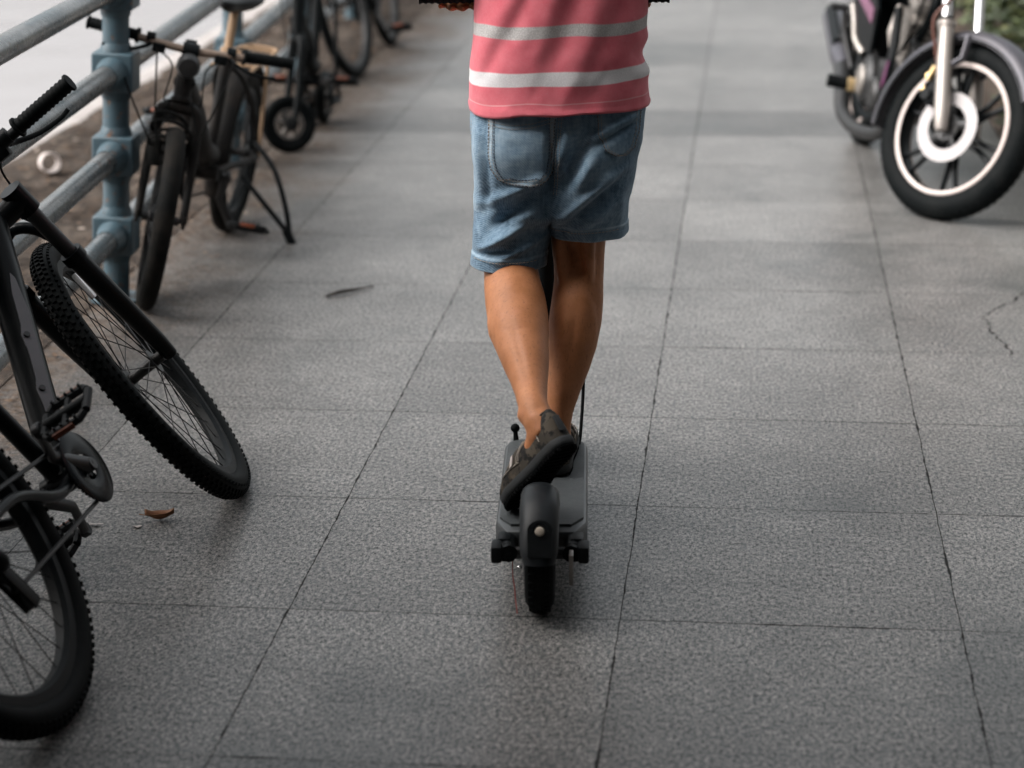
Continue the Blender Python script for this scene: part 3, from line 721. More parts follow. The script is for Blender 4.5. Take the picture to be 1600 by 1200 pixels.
    m.box(dl + V(.012, .0, .0), (.004, .03, .10), rot((1, 0, 0), .3), .004); m.box(dl + V(-.008, .0, .0), (.004, .03, .10), rot((1, 0, 0), .3), .004)
    for z in (-.032, .032): m.disc(dl + rot((1, 0, 0), .3) @ V(0, 0, z), (1, 0, 0), .020, .008, 14)
    m.build("derailleur", 'black_satin', t)
    return t, dict(k=k, p0=p0, st=st, S=S, BB=BB, s1=s1, sd=sd, ra=ra, fa=fa, fn=fn, sp=sp)

mtb, G = make_bike("mountain_bike", "black mountain bike with knobbly tyres and suspension fork leaning far over against the railing", "bicycle", (-.272, -.480), -.022, .587, .231,
    Rw=.325, wb=1.081, rt=.0255, bb=(.465, .28), hb=.47, ht=.585, bark=.565, bar_half=.290, knobs=108, spokes=32, fork_style='susp', crank_ang=R_(140), dt_r=.031, ring_r=.058)

fold, G2 = make_bike("folding_bicycle", "dusty black folding bicycle with small fat tyres and a bent brown handlebar on its kickstand", "bicycle", (-.828, 2.093), PI, .16, .27,
    Rw=.253, wb=.955, head=R_(72), off=.03, rt=.0275, bb=(.40, .27), hb=.33, ht=.42, bark=.475, bar_half=.275, bar_sweep=.05, style='fold', frame='old_black', tyre='rubber_dusty', spokes=20,
    barmat='dusty_bar', crank_ang=R_(85), crank_len=.15, seat_len=.36, seat_up=.12, ref='front', dt_r=.03)
m = MB()
m.tube([V(-.05, .10, .20), V(-.225, .17, .065)], .0085, 8)
m.tube(smooth_path([V(-.06, .03, .30), V(-.14, .08, .235), V(-.20, .14, .14), V(-.228, .17, .065)], 5), .0085, 8)
m.tube([V(-.215, .17, .075), V(-.245, .175, .03)], .014, 10); m.build("kickstand", 'black_satin', fold)
m = MB(); ra = G2['ra']
for s in (1, -1):
    m.tube([ra + V(s * .07, 0, 0), ra + V(s * .06, -.03, .30)], .006, 8); m.tube(smooth_path([V(s * .06, .22, .55), V(s * .06, .05, .555), V(s * .05, -.20, .55), V(0, -.23, .55)], 4), .006, 8)
for yy in (.15, .05, -.05, -.15): m.tube([V(-.06, yy, .553), V(.06, yy, .553)], .005, 6)
m.build("rear_carrier", 'tan', fold)
m = MB(); hc = G2['st'](G2['p0'] + G2['k'] * .30)
m.tube([hc + V(.05 * math.cos(q) + .012 * math.sin(q * .37), .05 + .030 * math.sin(q) + .003 * q * .3, -.02 - .010 * q * .35 + .035 * math.sin(q)) for q in np.linspace(0, 22, 130)], .0055, 8)
m.box(hc + V(.03, .10, -.10), (.03, .03, .075), bev=.008); m.build("coil_lock", 'rubber_dusty', fold)
m = MB(); fc_ = G2['st'](G2['p0'] + G2['k'] * .44 + V(0, .07, 0)); m.lathe(fc_, G2['S'] @ V(0, 1, -.1), [(.0005, .03), (.026, .026), (.033, .01), (.030, -.02), (.0005, -.03)], 24); m.tube([fc_, G2['st'](G2['p0'] + G2['k'] * .44)], .008, 8); m.build("front_lamp", 'dark_alloy', fold)
m = MB()
for x_, z_ in ((-.04, -.05), (.03, -.09), (.07, -.03)):
    m.cut(); m.tube([G2['st'](q) for q in smooth_path([G2['p0'] + G2['k'] * .47 + V(x_ * 3, .06, 0), G2['p0'] + G2['k'] * .40 + V(x_ * 2.2, .13, z_), G2['p0'] + G2['k'] * .26 + V(x_, .10, z_), G2['p0'] + G2['k'] * .18 + V(x_ * .6, -.02, 0)], 6)], .0028, 6)
m.build("control_cable", 'rubber_dusty', fold)
m = MB(); m.lathe(ra, (1, 0, 0), [(.275, .03), (.284, .018), (.286, 0), (.284, -.018), (.275, -.03), (.273, -.03), (.282, 0), (.273, .03)], 40, -1.9, .9); m.build("mudguard", 'old_black', fold)

mini, G3 = make_bike("tiny_wheel_bicycle", "black folding bicycle with tiny wheels parked beside the railing, front wheel turned aside", "bicycle", (-.885, 4.36), PI, .03, -1.05,
    Rw=.105, wb=.62, head=R_(76), off=.02, rt=.019, bb=(.22, .205), hb=.34, ht=.50, bark=.86, bar_half=.24, style='fold', frame='black_satin', tyre='rubber', spokes=0,
    crank_ang=R_(190), crank_len=.13, seat_len=.45, seat_up=.2, ref='front', ring_r=.06)
for w_ in [o for o in mini.children if o.name.startswith("wheel")]:
    c_, n_ = (G3['fa'], G3['fn']) if w_.name == [o.name for o in mini.children if o.name.startswith("wheel")][0] else (G3['ra'], V(1, 0, 0))
    a_, b_ = frame_of(n_); m = MB()
    for i in range(5):
        q = 2 * PI * i / 5; d_ = math.sin(q) * a_ + math.cos(q) * b_; m.tube([c_ + d_ * .012, c_ + d_ * .056], [.010, .007], 8)
    m.lathe(c_, n_, [(.057, .012), (.052, .012), (.052, -.012), (.057, -.012)], 40)
    m.build("wheel_spider", 'alloy', w_)

back, G4 = make_bike("city_bicycle", "black city bicycle with large thin wheels parked behind the tiny wheeled bicycle", "bicycle", (-.947, 6.161), PI, -.17, -.13,
    Rw=.335, wb=1.0, rt=.022, bb=(.42, .28), frame='black_satin', spokes=28, ref='front', rim='dark_alloy')

# ================================================================== MOTORCYCLE
def make_motorcycle():
    Rw, wb, head, off, steer, rt = .287, 1.27, R_(63.5), .045, .69, .042
    k, p0, S, st = steer_setup(Rw, wb, head, off, steer)
    ra = V(0, 0, Rw); fa0 = V(0, wb, Rw); fa = st(fa0); fn = S @ V(1, 0, 0)
    t = thing("motorcycle", "black motorcycle with silver front fender and white rimmed wheels parked by the hedge", "motorcycle", pose((1.400, 3.366), PI + .1455, .12, ra, fa, fn, Rw, Rw, rt, 'front'))
    def mwheel(c, n, front):
        n = unit(n); a, b = frame_of(n); Ri = Rw - .078
        m = MB()
        m.lathe(c, n, [(Ri + .012, .030), (Ri + .004, .034), (Ri - .006, .030), (Ri - .010, .02), (Ri - .010, -.02), (Ri - .006, -.030), (Ri + .004, -.034), (Ri + .012, -.030)], 72)
        nsp = 6
        for i in range(nsp):
            q = 2 * PI * i / nsp + .25; d = math.sin(q) * a + math.cos(q) * b; tg = math.cos(q) * a - math.sin(q) * b
            for s in (1, -1): m.tube([c + d * .045 + tg * s * .010, c + d * .12 + tg * s * .012, c + d * (Ri - .004) + tg * s * .030], [.011, .0095, .0085], 8)
        m.cyl(c - n * .05, c + n * .05, .042, n=24)
        w = m.build("wheel", 'black_paint', t)
        m = MB(); m.torus(c, n, Rw - .043, .043, .043, 80, 18)
        for i in range(64):
            q = 2 * PI * i / 64; d = math.sin(q) * a + math.cos(q) * b; tg = math.cos(q) * a - math.sin(q) * b
            for s in (1, -1):
                o = unit(d + n * s * .45); m.box(c + d * (Rw - .043) + o * .0425, (.024, .018, .0034), np.stack([unit(np.cross(tg, o)), tg, o], 1) @ rot((0, 0, 1), .5 * s))
        m.build("tyre", 'rubber', w)
        m = MB()
        for s in (1, -1): m.cut(); m.lathe(c, n, [(Ri + .007, s * .0345), (Ri + .003, s * .0375), (Ri - .007, s * .0360), (Ri - .008, s * .033), (Ri + .003, s * .033)], 96)
        m.build("rim_stripe", 'white_paint', w)
        m = MB(); m.cyl(c - n * .075, c + n * .075, .009, n=12)
        for s in (1, -1): m.disc(c + n * s * .072, n, .017, .014, 6)
        m.build("axle", 'alloy', w)
        if front:
            m = MB(); m.lathe(c + n * .056, n, [(.113, .002), (.114, 0), (.113, -.002), (.072, -.002), (.071, 0), (.072, .002)], 72); m.build("brake_disc", 'disc', w)
            m = MB()
            for i in range(5):
                q = 2 * PI * i / 5; d = math.sin(q) * a + math.cos(q) * b; m.tube([c + n * .055 + d * .03, c + n * .053 + d * .070], [.016, .012], 8, flat=.3)
            m.disc(c + n * .056, n, .045, .010, 24)
            for i in range(6):
                q = 2 * PI * i / 6; d = math.sin(q) * a + math.cos(q) * b; m.disc(c + n * .063 + d * .032, n, .006, .006, 6)
            m.build("disc_carrier", 'dark_alloy', w)
        return w, a, b
    w1, a, b = mwheel(fa, fn, True); mwheel(ra, V(1, 0, 0), False)
    # front fork
    m = MB(); topz = .62
    for s in (1, -1):
        x = s * .088; q = fa0 + V(x, 0, 0) - V(0, math.sin(head), math.cos(head)) * (off * .0)
        m.tube([st(q - k * .02), st(q), st(q + k * .05), st(q + k * .33)], [.018, .023, .025, .025], 20); m.disc(st(q + k * .33), S @ k, .029, .022)
    fk = m.build("fork", 'fork_lower', t)
    m = MB()
    for s in (1, -1): m.cut(); m.cyl(st(fa0 + V(s * .088, 0, 0) + k * .32), st(fa0 + V(s * .088, 0, 0) + k * topz), .0165, n=20)
    m.build("fork_tube", 'chrome', fk)
    m = MB()
    for s in (1, -1): m.cut(); m.cyl(st(fa0 + V(s * .088, 0, 0) + k * .335), st(fa0 + V(s * .088, 0, 0) + k * .352), .022, n=16)
    m.build("dust_seal", 'rubber', fk)
    m = MB()
    for h in (.50, .62):
        m.cut()
        m.box(st(fa0 + k * h + V(0, -.035, 0)), (.235, .07, .03), S @ rot((1, 0, 0), -(PI / 2 - head)), .008)
    m.build("fork_yoke", 'black_satin', t)
    # fender hugging the tyre, with side struts
    m = MB(); Rf = Rw + .022
    prof = [(Rf - .030, .066), (Rf - .010, .062), (Rf + .006, .045), (Rf + .012, .02), (Rf + .013, 0), (Rf + .012, -.02), (Rf + .006, -.045), (Rf - .010, -.062), (Rf - .030, -.066), (Rf - .028, -.060), (Rf - .012, -.056), (Rf + .001, -.042), (Rf + .008, 0), (Rf + .001, .042), (Rf - .012, .056), (Rf - .028, .060)]
    # angle from up towards a; find which way is forward
    fw = S @ V(0, 1, 0); sgn = 1 if (fw @ a) > 0 else -1
    A0, A1 = sorted((sgn * R_(62), sgn * R_(-100)))
    m.lathe(fa, fn, prof, 56, A0, A1); fe = m.build("front_fender", 'fender_silver', t)
    m = MB()
    for s in (1, -1):
        for q in (.10, .34):
            m.cut(); d0 = math.sin(-sgn * q) * a + math.cos(q) * b
            m.tube([fa + d0 * (Rf - .015) + fn * s * .066, fa + d0 * (Rf - .09) + fn * s * .073, st(fa0 + V(s * .088, 0, 0) + k * .18)], [.012, .010, .010], 8, flat=.5)
    m.build("fender_strut", 'fender_silver', fe)
    m = MB()
    for s in (1, -1): m.cut(); m.lathe(fa, fn, [(Rf - .028, s * .068), (Rf - .022, s * .069), (Rf - .022, s * .060), (Rf - .030, s * .060)], 56, A0, A1)
    m.build("fender_edge", 'black_satin', fe)
    # caliper and hose
    bk = unit(-(fw - fn * (fw @ fn))); cpos = fa + fn * .060 + b * .088 + bk * .075
    m = MB(); Rc = np.stack([fn, unit(np.cross(b + bk * .9, fn)), unit(b + bk * .9)], 1)
    m.box(cpos, (.062, .085, .062), Rc, .012); m.box(cpos + b * .035 + bk * .02, (.05, .05, .05), Rc, .01)
    for q in (-.024, .024): m.cyl(cpos + Rc @ V(.02, q, 0), cpos + Rc @ V(.045, q, 0), .018, n=16)
    cal = m.build("brake_caliper", 'black_satin', t)
    m = MB()
    for q in ((-.03, .045), (.035, .05), (.0, .075)): m.cut(); m.disc(cpos + Rc @ V(.036, q[0], q[1] - .02), fn, .009, .012, 8)
    m.cut(); m.tube([cpos + Rc @ V(.03, -.01, .045), cpos + Rc @ V(.03, .03, .075)], .010, 10); m.build("caliper_bolt", 'brass', cal)
    m = MB(); m.tube(smooth_path([cpos + b * .05 + fn * .02, cpos + b * .12 + bk * .03 + fn * .05, cpos + b * .21 + bk * .055 + fn * .08, cpos + b * .30 + bk * .02 + fn * .07, st(fa0 + k * .52 + V(.06, .02, 0)), st(fa0 + k * .74 + V(.14, 0, 0))], 8), .0062, 10); m.build("brake_hose", 'brown_hose', t)
    # frame, engine
    hs = p0 + k * .60
    m = MB()
    m.tube([p0 + k * .50, p0 + k * .68], .030, 16)
    for s in (1, -1):
        m.tube(smooth_path([p0 + k * .54, V(s * .05, .86, .50), V(s * .11, .74, .24), V(s * .12, .46, .20), V(s * .11, .30, .34), V(s * .10, .20, .60), V(s * .10, -.24, .70)], 6), .0145, 10)
        m.tube([p0 + k * .62, V(s * .04, .60, .72), V(s * .10, .20, .62)], .016, 10)
        m.tube([V(s * .085, .32, .30), V(s * .095, .14, .29), V(s * .085, -.03, .287)], [.022, .018, .018], 12)
    m.build("frame", 'black_satin', t)
    m = MB(); m.box((0, .60, .305), (.23, .30, .19), rot((1, 0, 0), .12), .035, 3); m.box((0, .72, .27), (.20, .16, .12), rot((1, 0, 0), .3), .03, 3)
    for s in (1, -1): m.disc((s * .125, .55, .315), (1, 0, 0), .088, .05, 32, .018); m.disc((s * .128, .69, .29), (1, 0, 0), .060, .036, 28, .014)
    eng = m.build("engine", 'dark_alloy', t)
    m = MB(); cd_ = unit((0, .28, 1))
    for i in range(9): m.box(V(0, .69, .40) + cd_ * (.022 * i), (.15 - .004 * (i % 2), .145, .009), rot((1, 0, 0), -.27), .003)
    m.cyl(V(0, .69, .38), V(0, .69, .38) + cd_ * .22, .052, n=20); m.box(V(0, .69, .40) + cd_ * .225, (.13, .13, .05), rot((1, 0, 0), -.27), .015); m.build("cylinder_fins", 'alloy', eng)
    m = MB(); m.lathe((.152, .55, .315), (1, 0, 0), [(.0005, .012), (.045, .012), (.055, .004), (.055, -.006), (.0005, -.006)], 28); m.tube(smooth_path([V(.15, .50, .40), V(.175, .46, .44), V(.18, .42, .50), V(.185, .38, .55)], 4), [.014, .011, .010, .010], 10); m.build("clutch_cover", 'alloy', eng)
    m = MB(); m.tube(smooth_path([V(.05, .83, .50), V(.07, .93, .46), V(.10, .96, .34), V(.12, .88, .20), V(.155, .66, .155), V(.175, .46, .175), V(.160, .30, .235), V(.137, .13, .293)], 7), [.020, .020, .021, .022, .024, .027, .030, .034], 16); ex = m.build("exhaust_pipe", 'dark_alloy', t)
    m = MB(); q0, q1 = V(.135, .15, .295), V(.100, -.36, .425)
    m.tube([q0, q0 * .9 + q1 * .1, q0 * .8 + q1 * .2, q1 * .93 + q0 * .07, q1], [.030, .040, .046, .047, .040], 26); m.disc(q1, q1 - q0, .024, .03); m.build("muffler", 'fender_silver', ex)
    m = MB(); sx = V(.05, 0, 0); m.tube([q0 * .75 + q1 * .25 + V(.02, 0, .028), q0 * .1 + q1 * .9 + V(.02, 0, .028)], .034, 14, flat=.6); m.build("heat_shield", 'black_satin', ex)
    # foot pegs, kick lever, stand
    m = MB()
    for s in (1, -1): m.cut(); m.tube([V(s * .10, .50, .265), V(s * .14, .49, .280)], .014, 10); m.box(V(s * .165, .49, .285), (.05, .05, .045), bev=.012)
    pg = m.build("peg_bracket", 'brass', t)
    m = MB()
    for s in (1, -1): m.cut(); m.tube([V(s * .185, .49, .285), V(s * .255, .485, .292)], [.021, .023], 14)
    m.build("foot_peg", 'rubber', pg)
    m = MB(); m.tube(smooth_path([V(.16, .40, .33), V(.19, .34, .44), V(.20, .33, .52)], 5), .011, 10); m.cyl(V(.19, .33, .53), V(.25, .33, .53), .013, n=12); m.build("kick_lever", 'dark_alloy', t)
    m = MB(); m.tube([V(-.12, .48, .20), V(-.20, .44, .10), V(-.305, .40, -.03)], .012, 10); m.box(V(-.31, .40, -.035), (.05, .04, .012), bev=.004); m.build("side_stand", 'black_satin', t)
    # rear shocks, swing arm guard
    m = MB()
    for s in (1, -1):
        m.cut(); a_, b_ = V(s * .125, .02, .30), V(s * .115, .12, .62); m.cyl(a_, a_ * .3 + b_ * .7, .017, n=14)
        m.tube([a_ * (1 - f) + b_ * f + .027 * (math.cos(f * 44) * V(1, 0, 0) + math.sin(f * 44) * V(0, 1, -.2)) for f in np.linspace(.28, .95, 110)], .0045, 6)
    m.build("rear_shock", 'dark_alloy', t)
    m = MB(); m.lathe(ra, (1, 0, 0), [(.33, .075), (.345, .06), (.35, 0), (.345, -.06), (.33, -.075), (.325, -.07), (.34, 0), (.325, .07)], 40, -1.4, .5); m.build("rear_fender", 'black_paint', t)
    # body: tank, seat, side panels, tail, lamp, bars
    def hull(rows, K=20):
        mm = MB(); vs = []
        for (y_, z_, w_, h_, e) in rows:
            for j in range(K):
                q = 2 * PI * j / K; c_, s_ = math.cos(q), math.sin(q)
                vs.append(V(w_ * np.sign(c_) * abs(c_) ** e, y_, z_ + h_ * np.sign(s_) * abs(s_) ** e))
        n_ = len(rows); fs = [(i * K + j, i * K + (j + 1) % K, (i + 1) * K + (j + 1) % K, (i + 1) * K + j) for i in range(n_ - 1) for j in range(K)] + [tuple(range(K)), tuple((n_ - 1) * K + j for j in range(K - 1, -1, -1))]
        return mm.add(vs, fs)
    hull([(1.00, .84, .05, .05, .8), (.96, .84, .10, .09, .8), (.84, .83, .135, .12, .8), (.68, .80, .125, .10, .8), (.56, .77, .085, .06, .8), (.52, .76, .06, .04, .8)]).build("fuel_tank", 'black_paint', t)
    hull([(.56, .76, .08, .03, .6), (.50, .765, .115, .045, .6), (.25, .745, .13, .05, .6), (0, .775, .12, .05, .6), (-.28, .80, .10, .045, .6), (-.34, .80, .07, .03, .6)]).build("seat", 'seat_vinyl', t)
    m = MB()
    for s in (1, -1): m.cut(); m.prism([(.50, .40), (.52, .56), (.40, .66), (.16, .64), (.10, .52), (.26, .40)], (s * .115, 0, 0), (0, 1, 0), (0, 0, 1), (s * .012, 0, 0))
    sp_ = m.build("side_panel", 'black_paint', t)
    m = MB()
    for s in (1, -1): m.cut(); m.prism([(.47, .50), (.48, .55), (.20, .60), (.17, .56)], (s * .128, 0, 0), (0, 1, 0), (0, 0, 1), (s * .003, 0, 0))
    m.build("side_decal", 'pink', sp_)
    m = MB()
    for s in (1, -1): m.cut(); m.prism([(.80, .30), (.90, .34), (.95, .50), (.92, .62), (.86, .60), (.86, .46)], (s * .13, 0, 0), (0, 1, 0), (0, 0, 1), (s * .012, 0, 0))
    m.build("leg_guard", 'black_paint', t)
    m = MB()
    for s in (1, -1): m.cut(); m.prism([(.83, .33), (.88, .355), (.91, .44), (.87, .42)], (s * .143, 0, 0), (0, 1, 0), (0, 0, 1), (s * .003, 0, 0))
    m.build("guard_stripe", 'purple', t)
    m = MB(); m.tube([V(.105, .78, .60), V(.125, .82, .52), V(.12, .84, .42)], [.022, .036, .010], 14, flat=.6); m.build("air_scoop", 'fork_lower', t)
    hc = st(fa0 + k * .585 + V(.075, -.06, 0)); m = MB(); m.lathe(hc, S @ V(.55, .8, 0), [(.0005, .03), (.018, .03), (.04, .02), (.045, .0), (.03, -.02), (.0005, -.02)], 28); m.build("horn", 'dark_alloy', t)
    lc = st(fa0 + k * .68 + V(0, .05, 0)); m = MB(); m.lathe(lc, S @ V(0, 1, 0), [(.0005, .055), (.075, .05), (.088, .03), (.085, .0), (.05, -.07), (.0005, -.08)], 36); hl = m.build("headlight", 'black_paint', t)
    m = MB(); m.lathe(lc + S @ V(0, .05, 0), S @ V(0, 1, 0), [(.0005, .022), (.04, .018), (.074, .004), (.074, -.004), (.0005, -.004)], 32); m.build("headlight_lens", 'clear', hl)
    m = MB()
    for s in (1, -1):
        m.cut(); q = st(fa0 + k * .60 + V(s * .16, .02, 0)); m.ball(q, (.032, .04, .03), 14)
    m.build("indicator", 'orange', t)
    m = MB(); hb_ = [st(fa0 + k * (.70 + z_) + V(x_, y_, 0)) for x_, y_, z_ in ((-.36, -.20, .16), (-.26, -.16, .16), (-.10, -.05, .08), (0, -.035, .05), (.10, -.05, .08), (.26, -.16, .16), (.36, -.20, .16))]
    m.tube(smooth_path(hb_, 5), .011, 12); hbm = m.build("handlebar", 'chrome', t)
    for s, e in ((0, 1), (-1, -2)):
        m = MB(); m.tube([V(*hb_[s]), V(*hb_[e]) * .95 + V(*hb_[s]) * .05], .0165, 14); m.build("grip", 'rubber', hbm)
    m = MB(); m.box(V(0, -.33, .74), (.12, .08, .06), bev=.02); m.build("tail_light", 'orange', t)
    m = MB()
    for zz in (0, .03): m.cut(); m.tube(smooth_path([st(fa0 + k * .72 + V(.05, -.02, 0)), V(.06 + zz, 1.0, .62), V(.08, .90, .52 + zz), V(.09, .78, .44)], 5), .004, 6)
    m.build("control_cable", 'rubber', t)
    return t
make_motorcycle()

# ================================================================== SCOOTER
def make_scooter():
    hd = unit((-.072, 1.0, 0)); psi = math.atan2(-hd[0], hd[1])
    t = thing("electric_scooter", "black electric kick scooter ridden away down the middle of the paving", "scooter", mat4(rot((0, 0, 1), psi), (.453, .047, 0)))
    Rw = .108; wb = .86
    def wh(y):
        m = MB(); c = V(0, y, Rw); n = V(1, 0, 0)
        m.lathe(c, n, [(.070, .018), (.064, .022), (.02, .018), (.02, -.018), (.064, -.022), (.070, -.018)], 40); m.cyl(c - n * .05, c + n * .05, .008, n=10); w = m.build("wheel", 'dark_alloy', t)
        m = MB(); m.torus(c, n, .085, .023, .0265, 64, 16)
        for i in range(40):
            q = 2 * PI * i / 40
            for s in (-.014, 0, .014): m.box(c + V(s, math.sin(q + s * 6) * .1065, math.cos(q + s * 6) * .1065), (.010, .012, .0028), rot((1, 0, 0), -(q + s * 6)))
        m.build("tyre", 'rubber', w)
    wh(0); wh(wb)
    # deck
    def outline(y0, y1, w, ch0, rc):
        o = [(-w + .022, y0), (w - .022, y0), (w, y0 + ch0)]
        for i in range(7):
            q = PI / 2 * i / 6; o.append((w - rc + rc * math.cos(q), y1 - rc + rc * math.sin(q)))
        for i in range(7):
            q = PI / 2 + PI / 2 * i / 6; o.append((-w + rc + rc * math.cos(q), y1 - rc + rc * math.sin(q)))
        o.append((-w, y0 + ch0)); return o
    m = MB(); ol = outline(.062, .600, .0845, .055, .035); K = len(ol)
    lay = [(.060, .80), (.066, .93), (.085, 1.0), (.112, 1.0), (.1195, .975), (.121, .955)]
    cy_ = .33; vs = [V(u * f, cy_ + (v - cy_) * (1 - (1 - f) * .4), z) for z, f in lay for u, v in ol]
    fs = [(i * K + j, i * K + (j + 1) % K, (i + 1) * K + (j + 1) % K, (i + 1) * K + j) for i in range(len(lay) - 1) for j in range(K)] + [tuple(range(K - 1, -1, -1)), tuple((len(lay) - 1) * K + j for j in range(K))]
    m.add(vs, fs); dk = m.build("deck", 'deck_shell', t)
    m = MB(); ol2 = outline(.092, .590, .0775, .04, .032); m.prism(ol2, (0, 0, .1205), (1, 0, 0), (0, 1, 0), (0, 0, .0055))
    m.build("deck_mat", 'deck_rubber', dk)
    # rear arms, axle covers
    m = MB()
    for s in (1, -1):
        m.tube([V(s * .060, .10, .095), V(s * .062, .03, .105), V(s * .056, -.015, .108)], [.020, .019, .016], 10)
        m.box(V(s * .066, .045, .100), (.026, .07, .045), rot((1, 0, 0), -.15), .008)
    m.box(V(0, .10, .098), (.135, .05, .04), bev=.008); m.build("rear_arm", 'black_satin', t)
    m = MB()
    for s in (1, -1): m.cut(); m.box(V(s * .078, -.002, .108), (.020, .046, .032), bev=.006); m.disc(V(s * .060, 0, .108), (1, 0, 0), .016, .02, 8)
    m.build("axle_cover", 'black_plastic', t)
    m = MB(); m.box(V(.056, -.03, .088), (.008, .022, .062), rot((1, 0, 0), .15), .002); m.build("brake_bracket", 'alloy', t)
    # rear fender
    m = MB(); N = 26; K = 15; vs = []; path = []
    for i in range(N):
        f = i / (N - 1)
        path.append(f)
    ctr = smooth_path([V(0, .150, .142), V(0, .130, .166), V(0, .085, .203), V(0, .03, .228), V(0, -.03, .222), V(0, -.078, .192), V(0, -.110, .153), V(0, -.123, .126)], 5)
    wid = np.interp(np.linspace(0, 1, len(ctr)), [0, .08, .2, .6, .85, 1], [.020, .030, .0345, .0355, .034, .028])
    outer = []
    for i, c in enumerate(ctr):
        tg = unit(ctr[min(i + 1, len(ctr) - 1)] - ctr[max(i - 1, 0)]); nn = unit(np.cross(tg, (1, 0, 0)))
        if nn[2] < 0 and i < 20: nn = -nn
        nn = unit(c - V(0, 0, .10)) if True else nn
        for inner in (0, 1):
            for j in range(K):
                q = PI * (j / (K - 1)) ; w_ = wid[i] - .003 * inner; hh = .030 - .003 * inner
                vs.append(c + V(w_ * math.cos(q) , 0, 0) * 1.0 + nn * (hh * (math.sin(q) ** .75) - .030))
    L = len(ctr); fs = []
    for i in range(L - 1):
        for j in range(K - 1):
            a0 = i * 2 * K + j; b0 = (i + 1) * 2 * K + j
            fs.append((a0, a0 + 1, b0 + 1, b0)); fs.append((a0 + K, b0 + K, b0 + K + 1, a0 + K + 1))
        for j in (0, K - 1):
            a0 = i * 2 * K + j; b0 = (i + 1) * 2 * K + j; fs.append((a0, b0, b0 + K, a0 + K))
    for i in (0, L - 1):
        for j in range(K - 1): a0 = i * 2 * K + j; fs.append((a0, a0 + 1, a0 + 1 + K, a0 + K))
    m.add(vs, fs); fe = m.build("rear_fender", 'deck_body', t)
    nb = unit((0, -.88, .47)); ub = unit((0, .47, .88))
    m = MB(); c0 = V(.002, -.096, .163) + V(0, -.88, .47) * .0065; Rl = np.stack([V(1, 0, 0), ub, nb], 1)
    ol = [(-.021, -.030), (.021, -.030), (.022, .018)] + [(.022 * math.cos(q), .018 + .018 * math.sin(q)) for q in np.linspace(.2, PI - .2, 9)] + [(-.022, .018)]
    m.prism(ol, c0 - nb * .012, (1, 0, 0), ub, nb * .014); lp = m.build("tail_light_recess", 'black_plastic', fe)
    m = MB(); m.lathe(c0 + ub * .016 + nb * .002, nb, [(.0005, .005), (.006, .004), (.0085, 0), (.0085, -.004), (.0005, -.004)], 20); m.build("tail_light", 'lamp', fe)
    m = MB(); m.lathe(c0 + ub * .018 + nb * .001, nb, [(.0135, .002), (.0150, .002), (.0150, -.004), (.0125, -.004)], 24, -1.7, 1.7); m.build("light_bezel", 'deck_body', fe)
    m = MB(); m.disc(V(-.033, -.118, .122), (-.4, -.9, 0), .004, .006, 10); m.build("screw", 'chrome', fe)
    m = MB(); m.tube(smooth_path([V(-.050, .01, .09), V(-.049, -.02, .07), V(-.045, -.035, .05), V(-.044, -.04, .035), V(-.040, -.06, .012)], 4), .0013, 6); m.build("loose_wire", 'red_wire', t)
    # neck, stem, bars
    kd = unit((0, -.20, 1)); n0 = V(0, .735, .17)
    m = MB(); m.tube(smooth_path([V(0, .57, .10), V(0, .64, .115), V(0, .70, .16), n0 + kd * .06], 5), [.040, .036, .030, .028], 16, flat=1.2)
    m.tube([n0 - kd * .02, n0 + kd * .12], .030, 18)
    for s in (1, -1): m.tube([V(s * .035, .76, .20), V(s * .045, .80, .15), V(s * .042, wb, Rw)], .013, 10)
    m.box(V(0, .765, .215), (.10, .06, .03), bev=.01); m.build("neck", 'deck_body', t)
    top = n0 + kd * .883
    m = MB(); m.tube([n0 + kd * .10, n0 + kd * .80, top], [.021, .0205, .022], 20); m.disc(n0 + kd * .14, kd, .0275, .05); m.build("stem", 'black_satin', t)
    m = MB(); m.tube([top + V(x, -.012 * abs(x) / .24, 0) for x in np.linspace(-.235, .235, 13)], .0125, 14); m.box(top + V(0, -.01, .01), (.07, .05, .05), bev=.012); hb = m.build("handlebar", 'black_satin', t)
    for s in (1, -1):
        m = MB(); pts = [top + V(s * x, -.012 * x / .24, 0) for x in np.linspace(.112, .240, 44)]
        m.tube(pts, [.0185 if (j // 2) % 2 else .0168 for j in range(44)], 16); m.build("grip", 'rubber', hb)
    m = MB(); m.tube([top + V(-.09, .02, -.005), top + V(-.12, .05, -.015), top + V(-.2, .055, -.02)], .006, 8, flat=.6); m.build("brake_lever", 'black_satin', hb)
    m = MB(); m.tube(smooth_path([top + V(.03, .03, -.02), n0 + kd * .6 + V(.05, .03, 0), n0 + kd * .3 + V(.065, -.02, 0), V(.075, .64, .26), V(.070, .585, .15), V(.066, .56, .125)], 7), .0034, 8); m.build("brake_cable", 'rubber', t)
    m = MB(); m.tube([V(-.062, .592, .118), V(-.064, .597, .140)], [.006, .0045], 10); m.ball(V(-.0645, .598, .148), .0095, 12); m.build("charging_cap", 'rubber', t)
    return t, top, rot((0, 0, 1), psi), V(.453, .047, 0)
sc_t, SC_TOP, SC_R, SC_O = make_scooter()
BAR = SC_O + SC_R @ SC_TOP; BARX = SC_R @ V(1, 0, 0)

# ================================================================== PERSON
person = thing("person", "person seen from behind in a pink striped shirt and denim shorts riding the scooter", "person", mat4(np.eye(3), (0, 0, 0)))
